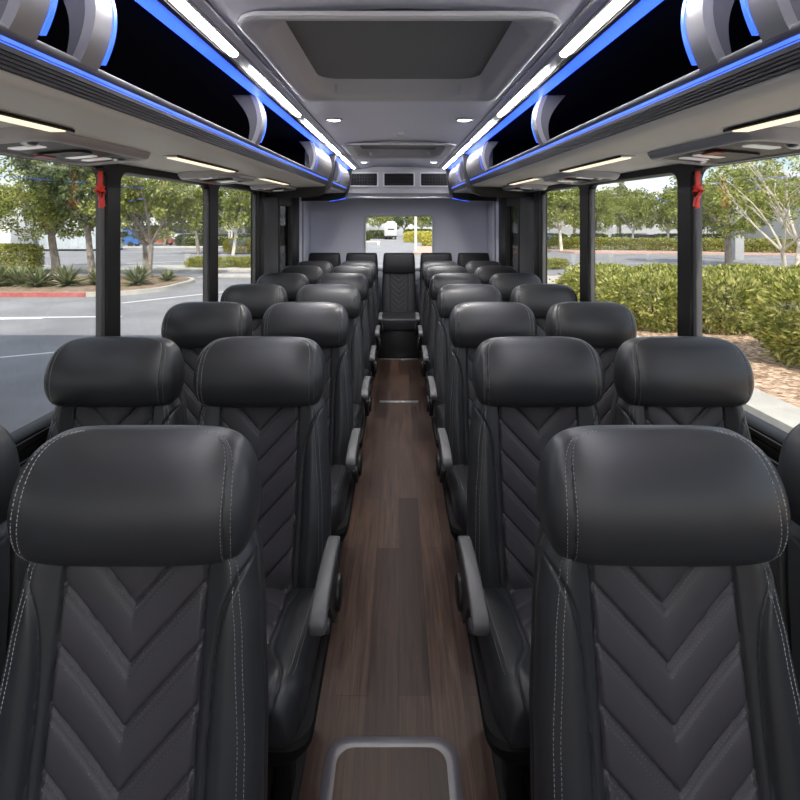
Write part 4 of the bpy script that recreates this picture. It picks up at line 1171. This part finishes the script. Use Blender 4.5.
m = MB(); m.box(-.42, .42, -.42, .42, 3.4, 3.6, .02); m.build('cap', M['wallgrey'], hb, local=True)
fe = empty('white_railing', (24, 31, GZ), 'white picket railing behind the pale tree stems', 'railing')
m = MB(); m.box(0, 9, -.04, .04, 1.55, 1.65); m.box(0, 9, -.04, .04, .25, .33); m.build('rail', M['wallwhite'], fe, local=True)
for k in range(22):
    m = MB(); m.box(.1 + .42 * k, .19 + .42 * k, -.03, .03, 0, 1.75); m.build('picket', M['wallwhite'], fe, local=True)
hb = empty('white_office', (-45, 110, GZ), 'pale building glimpsed behind trees beyond the left car park', 'building')
m = MB(); m.box(-75, -16, 108, 120, GZ, GZ + 5.0); m.build('wall', M['wallwhite'], hb, smooth=False)
m = MB(); m.box(-76, -15, 107.5, 120.5, GZ + 5.0, GZ + 5.5); m.build('roof', M['wallgrey'], hb, smooth=False)
m = MB(); m.box(-72, -20, 107.9, 108.02, GZ + 1.2, GZ + 2.9); m.build('window', M['carglass'], hb, smooth=False)

# carport left of the coach: added out of view to throw broad shade on the asphalt
m = MB(); m.box(-26, -3.7, -14, 7.3, 3.6, 3.75)
cp = m.build('added_sunshade', M['wallgrey'], smooth=False); tag(cp, 'flat carport roof added left of the coach, out of view, to shade the asphalt', 'sunshade', kind='structure')
for x, y in ((-8, -8), (-8, 0), (-20, -8), (-20, 0)):  # posts holding up the added roof
    m = MB(); m.box(x - .1, x + .1, y - .1, y + .1, GZ, 3.6); m.build('post', M['wallgrey'], cp, smooth=False)

# ------------------------------------------------------------------ light, sky, camera
w = bpy.data.worlds.new('sky'); SC.world = w; w.use_nodes = True
nt = w.node_tree; nt.nodes.clear()
out = nt.nodes.new('ShaderNodeOutputWorld'); bg = nt.nodes.new('ShaderNodeBackground')
sky = nt.nodes.new('ShaderNodeTexSky'); sky.sky_type = 'NISHITA'; sky.sun_disc = False
sky.sun_elevation = math.radians(48); sky.sun_rotation = PI; sky.dust_density = 2.5; sky.air_density = 1.0
tc = nt.nodes.new('ShaderNodeTexCoord'); mp = nt.nodes.new('ShaderNodeMapping'); mp.inputs['Scale'].default_value = (1, 1, 3.5)
no = nt.nodes.new('ShaderNodeTexNoise'); no.inputs['Scale'].default_value = 2.6; no.inputs['Detail'].default_value = 6
rp = nt.nodes.new('ShaderNodeValToRGB'); rp.color_ramp.elements[0].position = 0.40; rp.color_ramp.elements[1].position = 0.66
mx = nt.nodes.new('ShaderNodeMix'); mx.data_type = 'RGBA'; mx.inputs[7].default_value = (7.5, 7.6, 7.8, 1)
L = nt.links.new
L(tc.outputs['Generated'], mp.inputs[0]); L(mp.outputs[0], no.inputs['Vector']); L(no.outputs['Fac'], rp.inputs[0])
L(rp.outputs[0], mx.inputs[0]); L(sky.outputs[0], mx.inputs[6]); L(mx.outputs[2], bg.inputs[0]); L(bg.outputs[0], out.inputs[0])
bg.inputs['Strength'].default_value = 0.13
sun = bpy.data.lights.new('sun', 'SUN'); sun.energy = 2.6; sun.angle = math.radians(0.8); sun.color = (1.0, 0.95, 0.86)
so = bpy.data.objects.new('sun', sun); COL.objects.link(so)
so.rotation_euler = NV((-0.10, 0.64, -0.76)).to_track_quat('-Z', 'Y').to_euler(); so.location = (5, -20, 30)

cam = bpy.data.cameras.new('camera'); co = bpy.data.objects.new('camera', cam); COL.objects.link(co)
co.location = (0, 0, CAM_Z); co.rotation_euler = (PI / 2, 0, 0)
cam.sensor_width = 36; cam.lens = 515 / 800 * 36; cam.shift_x = 1.0 / 800; cam.shift_y = -172.0 / 800
cam.clip_start = 0.02; cam.clip_end = 600
SC.camera = co
SC.view_settings.view_transform = 'Standard'; SC.view_settings.look = 'None'
SC.view_settings.exposure = 1.15; SC.view_settings.gamma = 1.0; SC.view_settings.use_curve_mapping = False
SC.cycles.use_denoising = True
SC.cycles.max_bounces = 8; SC.cycles.transparent_max_bounces = 16
SC.cycles.sample_clamp_indirect = 4.0
